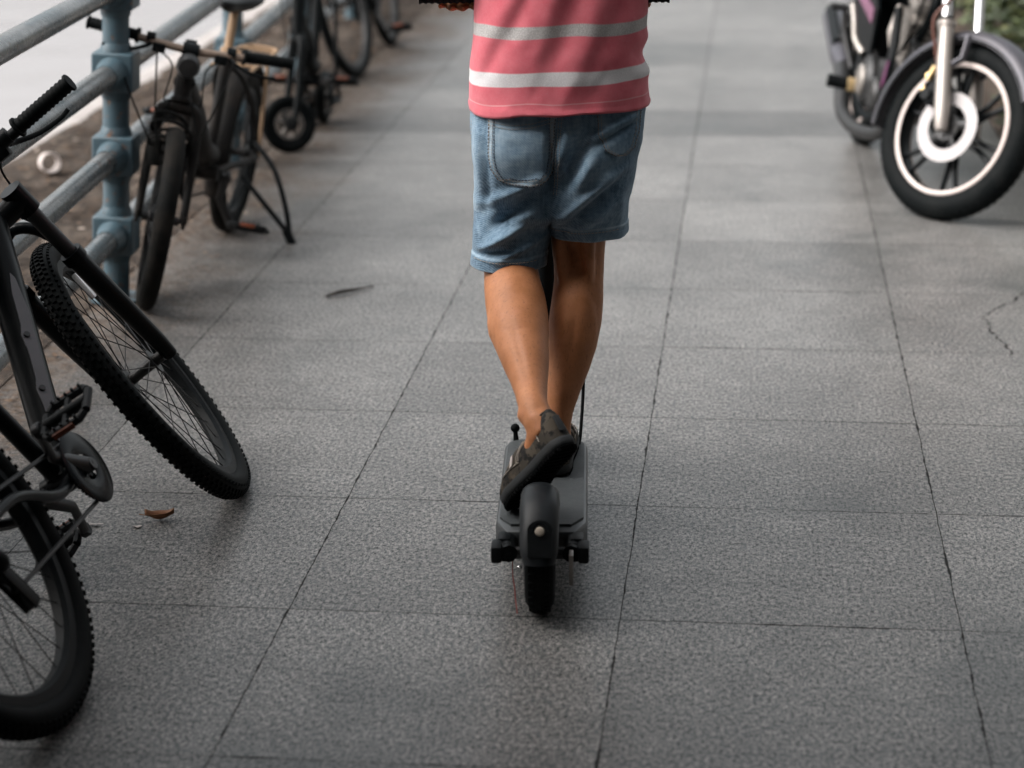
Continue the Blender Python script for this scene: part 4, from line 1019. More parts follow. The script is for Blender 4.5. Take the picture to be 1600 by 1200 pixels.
# shoe frames: the left foot rests on its toes with the heel raised, the right stands flat on the deck
SH_H = V(.5017, .100, .2924); SH_A = unit((-.4882, .4915, -.7212)); SH_U = unit(V(-.4663, .5516, .6916)); SH_U = unit(SH_U - SH_A * (SH_U @ SH_A)); SH_R = np.cross(SH_A, SH_U)
SHR_H = V(.450, .400, .127); SHR_A = unit((-.07, 1, 0)); SHR_U = V(0, 0, 1); SHR_R = np.cross(SHR_A, SHR_U)

def loft(m, rings, n=28):
    """rings: (x,y,z,rx,ry[,tangent])"""
    P = [V(*r[:3]) for r in rings]; k = len(P); vs = []
    for i, r in enumerate(rings):
        tg = unit(P[min(i + 1, k - 1)] - P[max(i - 1, 0)])
        ex = unit(V(1, 0, 0) - tg * tg[0]); ey = np.cross(tg, ex)
        for j in range(n):
            q = 2 * PI * j / n; vs.append(P[i] + r[3] * math.cos(q) * ex + r[4] * math.sin(q) * ey)
    fs = [(i * n + j, i * n + (j + 1) % n, (i + 1) * n + (j + 1) % n, (i + 1) * n + j) for i in range(k - 1) for j in range(n)] + [tuple(range(n - 1, -1, -1)), tuple((k - 1) * n + j for j in range(n))]
    return m.add(vs, fs)
def chain(m, pts, rad, n=12, k=4):
    P = smooth_path([V(*p) for p in pts], k); rr = np.interp(np.linspace(0, 1, len(P)), np.linspace(0, 1, len(rad)), rad)
    m.tube(P, list(rr), n); m.ball(P[-1], rr[-1], 10); m.ball(P[0], rr[0], 10)
B = MB()
# trunk, neck, head
loft(B, [(.438, .60, .66, .10, .07), (.440, .60, .72, .140, .080), (.442, .60, .80, .148, .088), (.443, .60, .90, .140, .085), (.443, .60, 1.02, .138, .085), (.443, .60, 1.16, .148, .095), (.443, .60, 1.30, .162, .098), (.443, .61, 1.38, .160, .088), (.443, .615, 1.43, .10, .07), (.443, .62, 1.47, .058, .058), (.443, .63, 1.53, .055, .056), (.443, .64, 1.56, .05, .055)])
B.ball((.443, .665, 1.655), (.074, .093, .112), 24); B.ball((.443, .705, 1.60), (.055, .062, .06), 18)
loft(B, [(.443, .765, 1.665, .008, .008), (.443, .772, 1.64, .011, .014), (.443, .774, 1.622, .017, .016), (.443, .762, 1.610, .012, .01)], 12)
for s in (1, -1):
    B.ball((.443 + s * .074, .66, 1.645), (.010, .018, .030), 10); B.ball((.443 + s * .032, .748, 1.668), (.013, .010, .009), 10)
    B.ball((.443 + s * .16, .605, 1.375), (.062, .058, .058), 16)
B.ball((.443, .758, 1.585), (.024, .012, .008), 10); B.ball((.443, .752, 1.574), (.020, .012, .008), 10)
# legs: hip, knee, calf, ankle
loft(B, [(.370, .60, .74, .068, .070), (.358, .595, .66, .060, .064), (.350, .580, .575, .055, .058), (.349, .560, .52, .0535, .057)] +
     [(.350, .550, .497, .0535, .059), (.357, .517, .476, .0570, .063), (.365, .482, .455, .0590, .065), (.374, .444, .434, .0590, .064), (.381, .408, .415, .0560, .061), (.391, .370, .397, .0500, .055),
      (.401, .331, .378, .0440, .049), (.410, .293, .360, .0370, .043), (.418, .252, .344, .0305, .036), (.423, .218, .335, .0275, .033), (.430, .194, .326, .0275, .034), (.441, .171, .310, .029, .039), (.455, .151, .286, .027, .040)], 28)
RL = [(.490, .61, .74, .068, .070), (.488, .61, .66, .060, .066), (.482, .606, .60, .056, .060), (.4785, .600, .552, .0545, .057), (.4805, .590, .508, .0505, .053), (.481, .584, .478, .0490, .053), (.480, .578, .447, .0505, .058), (.476, .571, .400, .052, .062), (.472, .564, .358, .049, .058), (.466, .557, .318, .042, .049), (.457, .550, .275, .0335, .040), (.450, .545, .235, .027, .033), (.447, .543, .20, .026, .032), (.446, .545, .175, .028, .036)]
RL = [(x, y - .055 * min(1, max(0, (.5 - z) / .3)), z, a, b) for x, y, z, a, b in RL]
loft(B, RL, 28)
# the left instep inside the shoe
loft(B, [(.441, .171, .310, .027, .034), (.447, .160, .292, .029, .034), (.440, .165, .268, .027, .030), (.430, .175, .247, .025, .026), (.421, .184, .226, .021, .020)], 18)
# hamstring tendons behind the right knee
for dx in (-.028, .022):
    chain(B, [(.479 + dx, .548, .575), (.480 + dx * 1.05, .541, .53), (.481 + dx * .95, .540, .49), (.479 + dx * .8, .54, .44)], [.0145, .0140, .012, .008])
# calf muscle heads
B.ball((.365, .43, .435), (.050, .040, .075), 18, rot((1, 0, 0), -.75)); B.ball((.481, .526, .395), (.042, .031, .085), 18)
# arms and hands on the bar
for s in (1, -1):
    hc = BAR + BARX * s * .168
    sh = V(.443 + s * .175, .61, 1.375); el = V(.443 + s * .275, .60, 1.135); wr = hc + V(s * .012, -.085, .052)
    loft(B, [(*(sh * (1 - f) + el * f), r_, r_) for f, r_ in ((0, .055), (.25, .052), (.5, .047), (.8, .041), (1, .040))], 18); B.ball(el, .040, 14)
    loft(B, [(*(el * (1 - f) + wr * f), r_, r_) for f, r_ in ((0, .040), (.25, .042), (.6, .034), (.9, .026), (1, .025))], 18)
    loft(B, [(*(wr), .026, .020), (*(hc + V(s * .006, -.055, .046)), .036, .019), (*(hc + V(0, -.025, .036)), .042, .017), (*(hc + V(0, -.008, .030)), .040, .014)], 18)
    for i, (ln, rr) in enumerate(((.9, .0088), (1.0, .0092), (.97, .009), (.82, .0080))):
        o = hc + BARX * (-s) * (.033 - .0215 * i)
        chain(B, [o + V(0, -.012, .034), o + V(0, .016, .031), o + V(0, .031, .008), o + V(0, .024, -.016 * ln), o + V(0, .003, -.028 * ln), o + V(0, -.008, -.027 * ln)], [rr * 1.1, rr * 1.1, rr, rr * .95, rr * .85], 10, 5)
    o = hc + BARX * (-s) * .040
    chain(B, [o + V(0, -.045, .034), o + V(-s * .014, -.026, .014), o + V(-s * .014, -.020, -.010), o + V(-s * .004, -.004, -.027)], [.013, .0115, .0100, .0085], 10, 5)
raw = B.build("body_raw", 'skin', None, sharp=0, recalc=False)
md = raw.modifiers.new("r", 'REMESH'); md.mode = 'VOXEL'; md.voxel_size = 0.0048; md.use_smooth_shade = True
ms = raw.modifiers.new("s", 'SMOOTH'); ms.factor = 0.5; ms.iterations = 7
dg = bpy.context.evaluated_depsgraph_get(); me = bpy.data.meshes.new_from_object(raw.evaluated_get(dg)); me.name = "body"
bpy.data.objects.remove(raw); body = bpy.data.objects.new("body", me); COL.objects.link(body); body.parent = person
me.materials.clear(); me.materials.append(M['skin']); me.shade_smooth()
co = np.array([v.co[:] for v in me.vertices]); no = np.array([v.normal[:] for v in me.vertices])
bk_ = np.clip(-no[:, 1] * 1.5, 0, 1)
def gs(v, c, w): return np.exp(-((v - c) / w) ** 2)
rk = (co[:, 0] > .424) * (co[:, 2] > .15) * (co[:, 2] < .62) * bk_          # hollow, tendons and creases behind the right knee
dd = rk * (-.0075 * gs(co[:, 0] + .35 * (co[:, 2] - .53), .482, .010) * gs(co[:, 2], .540, .028) + .0042 * gs(co[:, 0], .459, .008) * gs(co[:, 2], .53, .05) + .0046 * gs(co[:, 0], .503, .008) * gs(co[:, 2], .53, .05)
     - .0022 * gs(co[:, 2] + .25 * (co[:, 0] - .48), .515, .0028) * gs(co[:, 0], .482, .028) - .0016 * gs(co[:, 2] - .2 * (co[:, 0] - .48), .503, .0024) * gs(co[:, 0], .486, .022)
     - .0030 * gs(co[:, 0] - .1 * (co[:, 2] - .4), .478, .005) * gs(co[:, 2], .385, .045) + .0022 * gs(co[:, 0], .459, .012) * gs(co[:, 2], .40, .04))
lk = (co[:, 0] < .424) * (co[:, 2] > .30) * (co[:, 2] < .60) * bk_
dd += lk * (-.0016 * gs(co[:, 2] - .15 * (co[:, 0] - .36), .437, .0028) * gs(co[:, 0], .375, .024) - .0026 * gs(co[:, 0] - .5 * (.45 - co[:, 2]), .372, .006) * gs(co[:, 2], .41, .035) + .0022 * gs(co[:, 0], .352, .012) * gs(co[:, 2], .425, .035))
dd += .0013 * np.array([mnoise.noise(Vector((p[0] * 22, p[1] * 22, p[2] * 14))) for p in co]) * (co[:, 2] < .62)
d3 = lambda c: np.sqrt(((co - np.array(c)) ** 2).sum(1))
dd += .0065 * np.exp(-(d3((.407, .184, .318)) / .014) ** 2) - .004 * np.exp(-(d3((.440, .160, .340)) / .012) ** 2)
me.vertices.foreach_set('co', (co + no * dd[:, None]).astype(np.float32).ravel()); me.update()
m = MB(); m.ball((.443, .650, 1.685), (.081, .096, .094), 26); m.ball((.443, .61, 1.63), (.068, .055, .07), 18); m.build("hair", 'hair', person)

# ---- shorts
def smst(a, b, x): t = min(1.0, max(0.0, (x - a) / (b - a))); return t * t * (3 - 2 * t)
def seg_d(px, pz, a):
    x1, z1, x2, z2 = a; dx, dz = x2 - x1, z2 - z1; L = dx * dx + dz * dz; t = ((px - x1) * dx + (pz - z1) * dz) / L
    tc = np.clip(t, 0, 1); d = np.hypot(px - x1 - tc * dx, pz - z1 - tc * dz); return d, t
def folds_disp(px, pz, folds):
    D = np.zeros_like(px)
    for x1, z1, x2, z2, w, amp in folds:
        d, t = seg_d(px, pz, (x1, z1, x2, z2)); D += amp * np.exp(-(d / w) ** 2) * (.35 + .65 * np.clip(np.sin(np.clip(t, 0, 1) * PI), 0, 1))
    return D
ZW, ZC, ZL, ZR = .850, .625, .512, .570
def pelvis(z):
    zs = [.50, .60, .655, .70, .74, .78, .82, .89]
    xl = np.interp(z, zs, [.275, .275, .275, .274, .272, .270, .270, .274]); xr = np.interp(z, zs, [.566, .574, .583, .592, .599, .606, .612, .612])
    d = np.interp(z, zs, [.105, .112, .120, .130, .136, .134, .128, .12])
    return xl, xr, d
def legring(side, z):
    if side < 0: cx = np.interp(z, [.512, .57, .66], [.3435, .350, .354]); rx = np.interp(z, [.512, .57, .66], [.0700, .0775, .082]); ry = np.interp(z, [.487, .56, .66], [.082, .090, .105]); cy = np.interp(z, [.487, .66], [.562, .592])
    else: cx = np.interp(z, [.570, .61, .66], [.4955, .4965, .505]); rx = np.interp(z, [.570, .61, .66], [.0735, .0785, .083]); ry = np.interp(z, [.549, .66], [.085, .105]); cy = np.interp(z, [.549, .66], [.600, .598])
    return cx, cy, rx, ry
MO, MI, NU, NLOW = 64, 22, 44, 60
vs = []; idx = {}; CXS = .438
def addv(key, p):
    idx[key] = len(vs); vs.append(p); return idx[key]
def outer_pel(side, z, t):
    xl, xr, d = pelvis(z); w = CXS - xl if side < 0 else xr - CXS
    s_, c_ = math.sin(t), math.cos(t)
    x = CXS + side * w * (abs(s_) ** .80); y = .598 - d * (np.sign(c_) * abs(c_) ** .85)
    if c_ > 0: y -= .016 * math.sin(min(PI, 2 * t)) * math.exp(-((z - .725) / .07) ** 2)
    return V(x, y, z)
def leg_pt(side, z, a):
    cx, cy, rx, ry = legring(side, z); return V(cx + side * rx * math.sin(a), cy - ry * math.cos(a), z)
A_IN = R_(58)
for i in range(NU + 1):
    z = ZW + (ZC - ZW) * i / NU
    for side in (-1, 1):
        for j in range(MO + 1):
            t = PI * j / MO
            if j in (0, MO) and side > 0: idx[('u', 1, i, j)] = idx[('u', -1, i, j)]; continue
            addv(('u', side, i, j), outer_pel(side, z, t))
bm_, fm_ = vs[idx[('u', -1, NU, 0)]], vs[idx[('u', -1, NU, MO)]]
for j in range(1, MI):      # crotch seam from front to back
    f = j / MI; p = fm_ * (1 - f) + bm_ * f; p = p + V(0, 0, -.035 * math.sin(PI * f)); k_ = addv(('c', j), p)
fs = []
for i in range(NU):
    for side in (-1, 1):
        for j in range(MO):
            q = (idx[('u', side, i, j)], idx[('u', side, i, j + 1)], idx[('u', side, i + 1, j + 1)], idx[('u', side, i + 1, j)]); fs.append(q if side < 0 else q[::-1])
for side, zh in ((-1, ZL), (1, ZR)):
    for i in range(1, NLOW + 1):
        f = i / NLOW; z = ZC + (zh - ZC) * f; bl = smst(0, .045, ZC - z)
        for j in range(MO + 1):
            t = PI * j / MO; a = -A_IN + (PI + 2 * A_IN) * j / MO
            addv(('l', side, i, j), outer_pel(side, z, t) * (1 - bl) + leg_pt(side, z, a) * bl)
        for j in range(1, MI):
            g = j / MI; a = PI + A_IN + (PI - 2 * A_IN) * g
            c0 = vs[idx[('c', j)]]; q = leg_pt(side, z, a)
            b2 = smst(0, .04, ZC - z); p = V(*c0); p[2] = c0[2] - (ZC - z) * .3; p = p * (1 - b2) + q * b2; addv(('i', side, i, j), p)
    def rowv(i, j):
        if i == 0:
            if j <= MO: return idx[('u', side, NU, j)]
            return idx[('c', j - MO)]
        if j <= MO: return idx[('l', side, i, j)]
        return idx[('i', side, i, j - MO)]
    tot = MO + MI
    for i in range(NLOW):
        for j in range(tot):
            q = (rowv(i, j), rowv(i, (j + 1) % tot), rowv(i + 1, (j + 1) % tot), rowv(i + 1, j)); fs.append(q if side < 0 else q[::-1])
m = MB(); m.v = list(vs); m.f = fs
shorts = m.build("shorts", 'denim', person, sharp=0)
me = shorts.data; me.shade_smooth()
co = np.array([v.co[:] for v in me.vertices]); no = np.array([v.normal[:] for v in me.vertices])
if (no[:, 1] * (co[:, 1] - .6)).sum() < 0:
    me.flip_normals(); me.update(); no = np.array([v.normal[:] for v in me.vertices])
def pz(x, y): return (.291 + (x - 745) * .001233, .622 + (340 - y) * .00122)
def FL(x1, y1, x2, y2, w, a): return (*pz(x1, y1), *pz(x2, y2), w, a)
SF = [FL(862, 270, 744, 328, .013, .0075), FL(848, 293, 757, 369, .013, -.010), FL(838, 340, 748, 399, .010, .008), FL(796, 394, 742, 404, .008, -.006), FL(856, 372, 776, 412, .009, .004),
      FL(850, 318, 800, 352, .008, .004), FL(872, 205, 856, 335, .010, -.017), FL(926, 200, 872, 300, .018, -.015), FL(968, 262, 868, 352, .012, .008), FL(978, 276, 884, 356, .012, -.009), FL(962, 318, 890, 368, .012, .006),
      FL(886, 185, 872, 265, .010, .005), FL(1000, 175, 924, 212, .009, .005), FL(990, 190, 930, 222, .008, -.006), FL(1004, 230, 960, 262, .010, -.005),
      FL(742, 200, 752, 300, .012, .004), FL(758, 180, 764, 330, .010, -.004), FL(760, 300, 752, 340, .010, -.004), FL(970, 300, 966, 372, .010, .004), FL(900, 300, 930, 240, .014, .004)]
backw = np.clip(-no[:, 1] * 1.6, 0, 1)
D = 1.75 * folds_disp(co[:, 0], co[:, 2], [(a, b, c, d, w * .85, v) for a, b, c, d, w, v in SF]) * backw
side_n = np.array([mnoise.noise(Vector((p[0] * 12 + p[2] * 9, p[1] * 12, p[2] * 16 - p[0] * 6))) for p in co])
small = np.array([mnoise.noise(Vector((p[0] * 38 + p[2] * 24, p[1] * 38, p[2] * 44 - p[0] * 26))) for p in co])
zh = np.where(co[:, 0] < CXS, ZL, ZR); hem = np.clip((co[:, 2] - zh) / .026, 0, 5); flare = np.clip((co[:, 0] - .535) / .03, 0, 1) * np.exp(-((co[:, 2] - ZR) / .02) ** 2)
D += flare * .006 + side_n * .004 * (1 - backw * .5) + small * .0011
D += np.where((hem < 1) & (co[:, 2] < ZC), .0022, 0.0) + .0022 * np.exp(-((co[:, 2] - zh) / .03) ** 2) * np.sin(co[:, 0] * 90 + co[:, 1] * 60) * (co[:, 2] < ZC - .04)
no2 = no * np.array([1, 1, .3]); co2 = co + no2 * D[:, None]
me.vertices.foreach_set('co', co2.astype(np.float32).ravel()); me.update()
wear = .5 * np.clip(folds_disp(co[:, 0], co[:, 2], [(a, b, c, d, w * .75, v * 45) for a, b, c, d, w, v in SF if v > 0]), 0, 1) * backw * .55
wear += .45 * np.exp(-((hem - 1.0) / .10) ** 2) + .35 * np.exp(-(hem / .12) ** 2)
wear += .35 * np.exp(-((co[:, 0] - .282) / .010) ** 2) * (co[:, 2] > .62)
fattr(shorts, "wear", np.clip(wear, 0, 1))
so_ = shorts.modifiers.new("thickness", 'SOLIDIFY'); so_.thickness = .0022; so_.offset = -1

from mathutils.bvhtree import BVHTree
def bvh_of(o):
    return BVHTree.FromPolygons([v.co[:] for v in o.data.vertices], [p.vertices[:] for p in o.data.polygons])
bv = bvh_of(shorts)
def onback(x, z, off=.0012):
    h = bv.ray_cast(Vector((x, 0.2, z)), Vector((0, 1, 0)))
    return (V(x, h[0].y, z) + np.array(h[1]) * (off if h[1].y < 0 else -off)) if h[0] is not None else None
def stitch_line(name_m, pts, dash=.0042, gap=.0022, r=.0006, off=.0013, dense=None):
    name_m.cut(); P = [np.asarray(p) for p in pts]; L = [0]
    for a, b in zip(P[:-1], P[1:]): L.append(L[-1] + np.linalg.norm(b - a))
    s = 0
    while s < L[-1] - dash:
        q = [onback(np.interp(s + f * dash, L, [p[0] for p in P]), np.interp(s + f * dash, L, [p[1] for p in P]), off) for f in (0, .5, 1)]
        if all(v is not None for v in q): name_m.tube(q, r, 5)
        s += dash + gap
def patch(corner_fn, nu, nv, off, name, parent):
    m = MB(); vs_ = []; ok = True
    for j in range(nv + 1):
        for i in range(nu + 1):
            x, z = corner_fn(i / nu, j / nv); p = onback(x, z, off); vs_.append(p if p is not None else V(x, .5, z))
    m.add(vs_, [(j * (nu + 1) + i, j * (nu + 1) + i + 1, (j + 1) * (nu + 1) + i + 1, (j + 1) * (nu + 1) + i) for j in range(nv) for i in range(nu)])
    o = m.build(name, 'denim', parent, sharp=0, recalc=False); o.data.shade_smooth()
    if sum(p.normal.y for p in o.data.polygons) > 0: o.data.flip_normals()
    sf = o.modifiers.new("thickness", 'SOLIDIFY'); sf.thickness = .0016; sf.offset = -1; return o, m
def interp_outline(left, right):
    def fn(u, v):
        z = left[0][1] + (left[-1][1] - left[0][1]) * v
        xl = np.interp(-z, [-p[1] for p in left], [p[0] for p in left]); xr = np.interp(-z, [-p[1] for p in right], [p[0] for p in right]); return xl + (xr - xl) * u, z
    return fn
pl = [(.317, .835), (.317, .745), (.322, .718), (.334, .700), (.350, .691), (.372, .687)]; pr = [(.449, .835), (.443, .745), (.437, .712), (.428, .699), (.415, .691), (.398, .687)]
pk, _ = patch(interp_outline(pl, pr), 40, 40, .0030, "back_pocket", shorts)
fattr(pk, "wear", [.25 + .3 * mnoise.noise(Vector((v.co.x * 22, 0, v.co.z * 22))) + (.35 if abs(v.co.x - .317) < .005 or abs(v.co.x - .443) < .006 or v.co.z < .693 else 0) for v in pk.data.vertices])
pl2 = [(.520, .835), (.526, .785), (.538, .757), (.556, .745)]; pr2 = [(.604, .835), (.600, .785), (.592, .757), (.578, .745)]
pk2, _ = patch(interp_outline(pl2, pr2), 30, 24, .0030, "back_pocket", shorts); fattr(pk2, "wear", [.12] * len(pk2.data.vertices))
m = MB(); bo = .0042
for dx in (.0035, .0095):
    q = [(x + dx * (1 if x < .36 else .2), z + (dx if x >= .345 else .0)) for x, z in pl]
    qr = [(x - dx * (1 if x > .42 else .2), z + (dx if x <= .425 else 0)) for x, z in pr]
    stitch_line(m, q + qr[::-1], off=bo)
    qq = [(x + dx * .9, z) for x, z in pl2] + [(x - dx * .9, z) for x, z in pr2[::-1]]; stitch_line(m, qq, off=bo)
stitch_line(m, [(.318, .807), (.36, .802), (.40, .806), (.447, .819)], off=bo); stitch_line(m, [(.318, .800), (.36, .795), (.40, .799), (.447, .812)], off=bo)
stitch_line(m, [(.278, .80), (.279, .74)], off=.002)
for dx in (0, .006): stitch_line(m, [(.4535 + dx, .83), (.447 + dx, .74), (.440 + dx, .66)], off=.0016)
for z0, xa, xb in ((ZL + .021, .283, .405), (ZR + .021, .428, .562)):
    stitch_line(m, [(xa, z0), ((xa + xb) / 2, z0 - .001), (xb, z0)], off=.0022, r=.0007)
m.build("stitching", 'stitch', shorts, sharp=0, recalc=False)
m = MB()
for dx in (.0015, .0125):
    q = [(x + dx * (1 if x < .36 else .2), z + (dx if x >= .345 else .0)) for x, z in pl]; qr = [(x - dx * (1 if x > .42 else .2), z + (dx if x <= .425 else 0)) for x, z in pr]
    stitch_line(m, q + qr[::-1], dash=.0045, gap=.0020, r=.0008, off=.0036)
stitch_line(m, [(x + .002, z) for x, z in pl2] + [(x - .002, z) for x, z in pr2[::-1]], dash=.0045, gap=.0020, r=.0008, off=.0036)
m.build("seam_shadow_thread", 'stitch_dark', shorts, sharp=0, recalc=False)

# ---- shirt
NC, NRW = 200, 130
vs = []; hh = []; zrows = []
def shirt_ring(z):
    zs = [.80, .83, .90, 1.0, 1.1, 1.2, 1.3, 1.36, 1.40, 1.43, 1.455]
    xl = np.interp(z, zs, [.268, .268, .269, .277, .282, .280, .272, .272, .30, .35, .375]); xr = np.interp(z, zs, [.6165, .6165, .6125, .613, .611, .612, .616, .616, .588, .536, .511])
    d = np.interp(z, zs, [.152, .151, .146, .138, .132, .130, .126, .118, .10, .085, .072]); return xl, xr, d
for i in range(NRW + 1):
    f = i / NRW; z = .822 + (1.455 - .822) * f
    xl, xr, d = shirt_ring(z); cx, w = (xl + xr) / 2, (xr - xl) / 2
    for j in range(NC):
        t = 2 * PI * j / NC; s_, c_ = math.sin(t), math.cos(t)
        x = cx + w * np.sign(s_) * abs(s_) ** .86; y = .600 - d * np.sign(c_) * abs(c_) ** .88
        drop = .0 if z > 1.3 else .004 * math.sin(3 * t + 1) * math.exp(-(z - .812) / .05)
        vs.append(V(x, y, z + drop + .035 * (x - .44) + .0045 * mnoise.noise(Vector((x * 13, y * 9, z * 9))))); hh.append(z - .822)
fs = [(i * NC + j, i * NC + (j + 1) % NC, (i + 1) * NC + (j + 1) % NC, (i + 1) * NC + j) for i in range(NRW) for j in range(NC)]
m = MB(); m.v = vs; m.f = fs
shirt = m.build("shirt", 'shirt', person, sharp=0); me = shirt.data; me.shade_smooth()
co = np.array([v.co[:] for v in me.vertices]); no = np.array([v.normal[:] for v in me.vertices])
if (no[:, 1] * (co[:, 1] - .6)).sum() < 0:
    me.flip_normals(); me.update(); no = np.array([v.normal[:] for v in me.vertices])
def pzs(x, y): return (.291 + (x - 745) * .001235, .895 + (120 - y) * .00121)
def FS(x1, y1, x2, y2, w, a): return (*pzs(x1, y1), *pzs(x2, y2), w, a)
TF = [FS(860, -60, 762, 125, .012, -.008), FS(838, -60, 742, 110, .014, .008), FS(884, -40, 800, 110, .014, .005), FS(925, -70, 858, 130, .020, -.014), FS(965, -60, 905, 120, .018, .008), FS(900, -70, 838, 100, .014, .008),
      FS(985, -20, 925, 110, .012, -.006), FS(1000, 0, 960, 110, .010, .005), FS(786, 60, 752, 135, .009, -.005), FS(852, 120, 830, 165, .010, -.004), FS(905, 110, 880, 160, .010, .003), FS(950, 110, 930, 150, .010, -.003),
      FS(1010, 60, 980, 100, .008, -.006), FS(1012, 95, 985, 128, .008, .006), FS(1014, 120, 992, 150, .007, -.005), FS(745, 130, 765, 160, .008, .003)]
backw = np.clip(-no[:, 1] * 1.8, 0, 1)
D = .40 * folds_disp(co[:, 0], co[:, 2], [(a, b, c, d, w * 1.15, v) for a, b, c, d, w, v in TF]) * np.clip(-no[:, 1] * 3 + .2, 0, 1)
big = np.array([mnoise.noise(Vector((p[0] * 8 + p[2] * 5, p[1] * 8, p[2] * 7 - p[0] * 7))) for p in co]); sm_ = np.array([mnoise.noise(Vector((p[0] * 26 + p[2] * 16, p[1] * 26, p[2] * 24 - p[0] * 18))) for p in co])
hz = co[:, 2] - .812
D += big * .006 * np.clip(hz / .06, .25, 1) * (1 - .6 * backw) + sm_ * .0013 * (1 + 2 * np.exp(-(hz / .03) ** 2)) + np.where(hz < .0215, .0016, 0)
right = np.clip((co[:, 0] - .585) / .03, 0, 1); D += right * (.005 * np.exp(-((co[:, 2] - .89) / .012) ** 2) - .008 * np.exp(-((co[:, 2] - .925) / .018) ** 2) + .004 * np.exp(-((co[:, 2] - .955) / .014) ** 2))
me.vertices.foreach_set('co', (co + no * np.array([1, 1, .2]) * D[:, None]).astype(np.float32).ravel()); me.update(); fattr(shirt, "height", hh)
sf = shirt.modifiers.new("thickness", 'SOLIDIFY'); sf.thickness = .002; sf.offset = -1
for s in (1, -1):
    m = MB(); a, b = V(.443 + s * .155, .605, 1.375), V(.443 + s * .262, .600, 1.16); hv = []
    n_ = 28; rows = 14; vs_ = []
    dr = unit(b - a); ex = unit(np.cross(dr, (0, 1, 0))); ey = np.cross(dr, ex)
    for i in range(rows + 1):
        f = i / rows; r_ = .074 - .008 * f + .003 * math.sin(9 * f)
        for j in range(n_):
            q = 2 * PI * j / n_; vs_.append(a * (1 - f) + b * f + r_ * (math.cos(q) * ex + math.sin(q) * ey)); hv.append(.30 + .02 * f)
    m.add(vs_, [(i * n_ + j, i * n_ + (j + 1) % n_, (i + 1) * n_ + (j + 1) % n_, (i + 1) * n_ + j) for i in range(rows) for j in range(n_)])
    o = m.build("sleeve", 'shirt', shirt, sharp=0); o.data.shade_smooth(); fattr(o, "height", hv); q = o.modifiers.new("thickness", 'SOLIDIFY'); q.thickness = .002

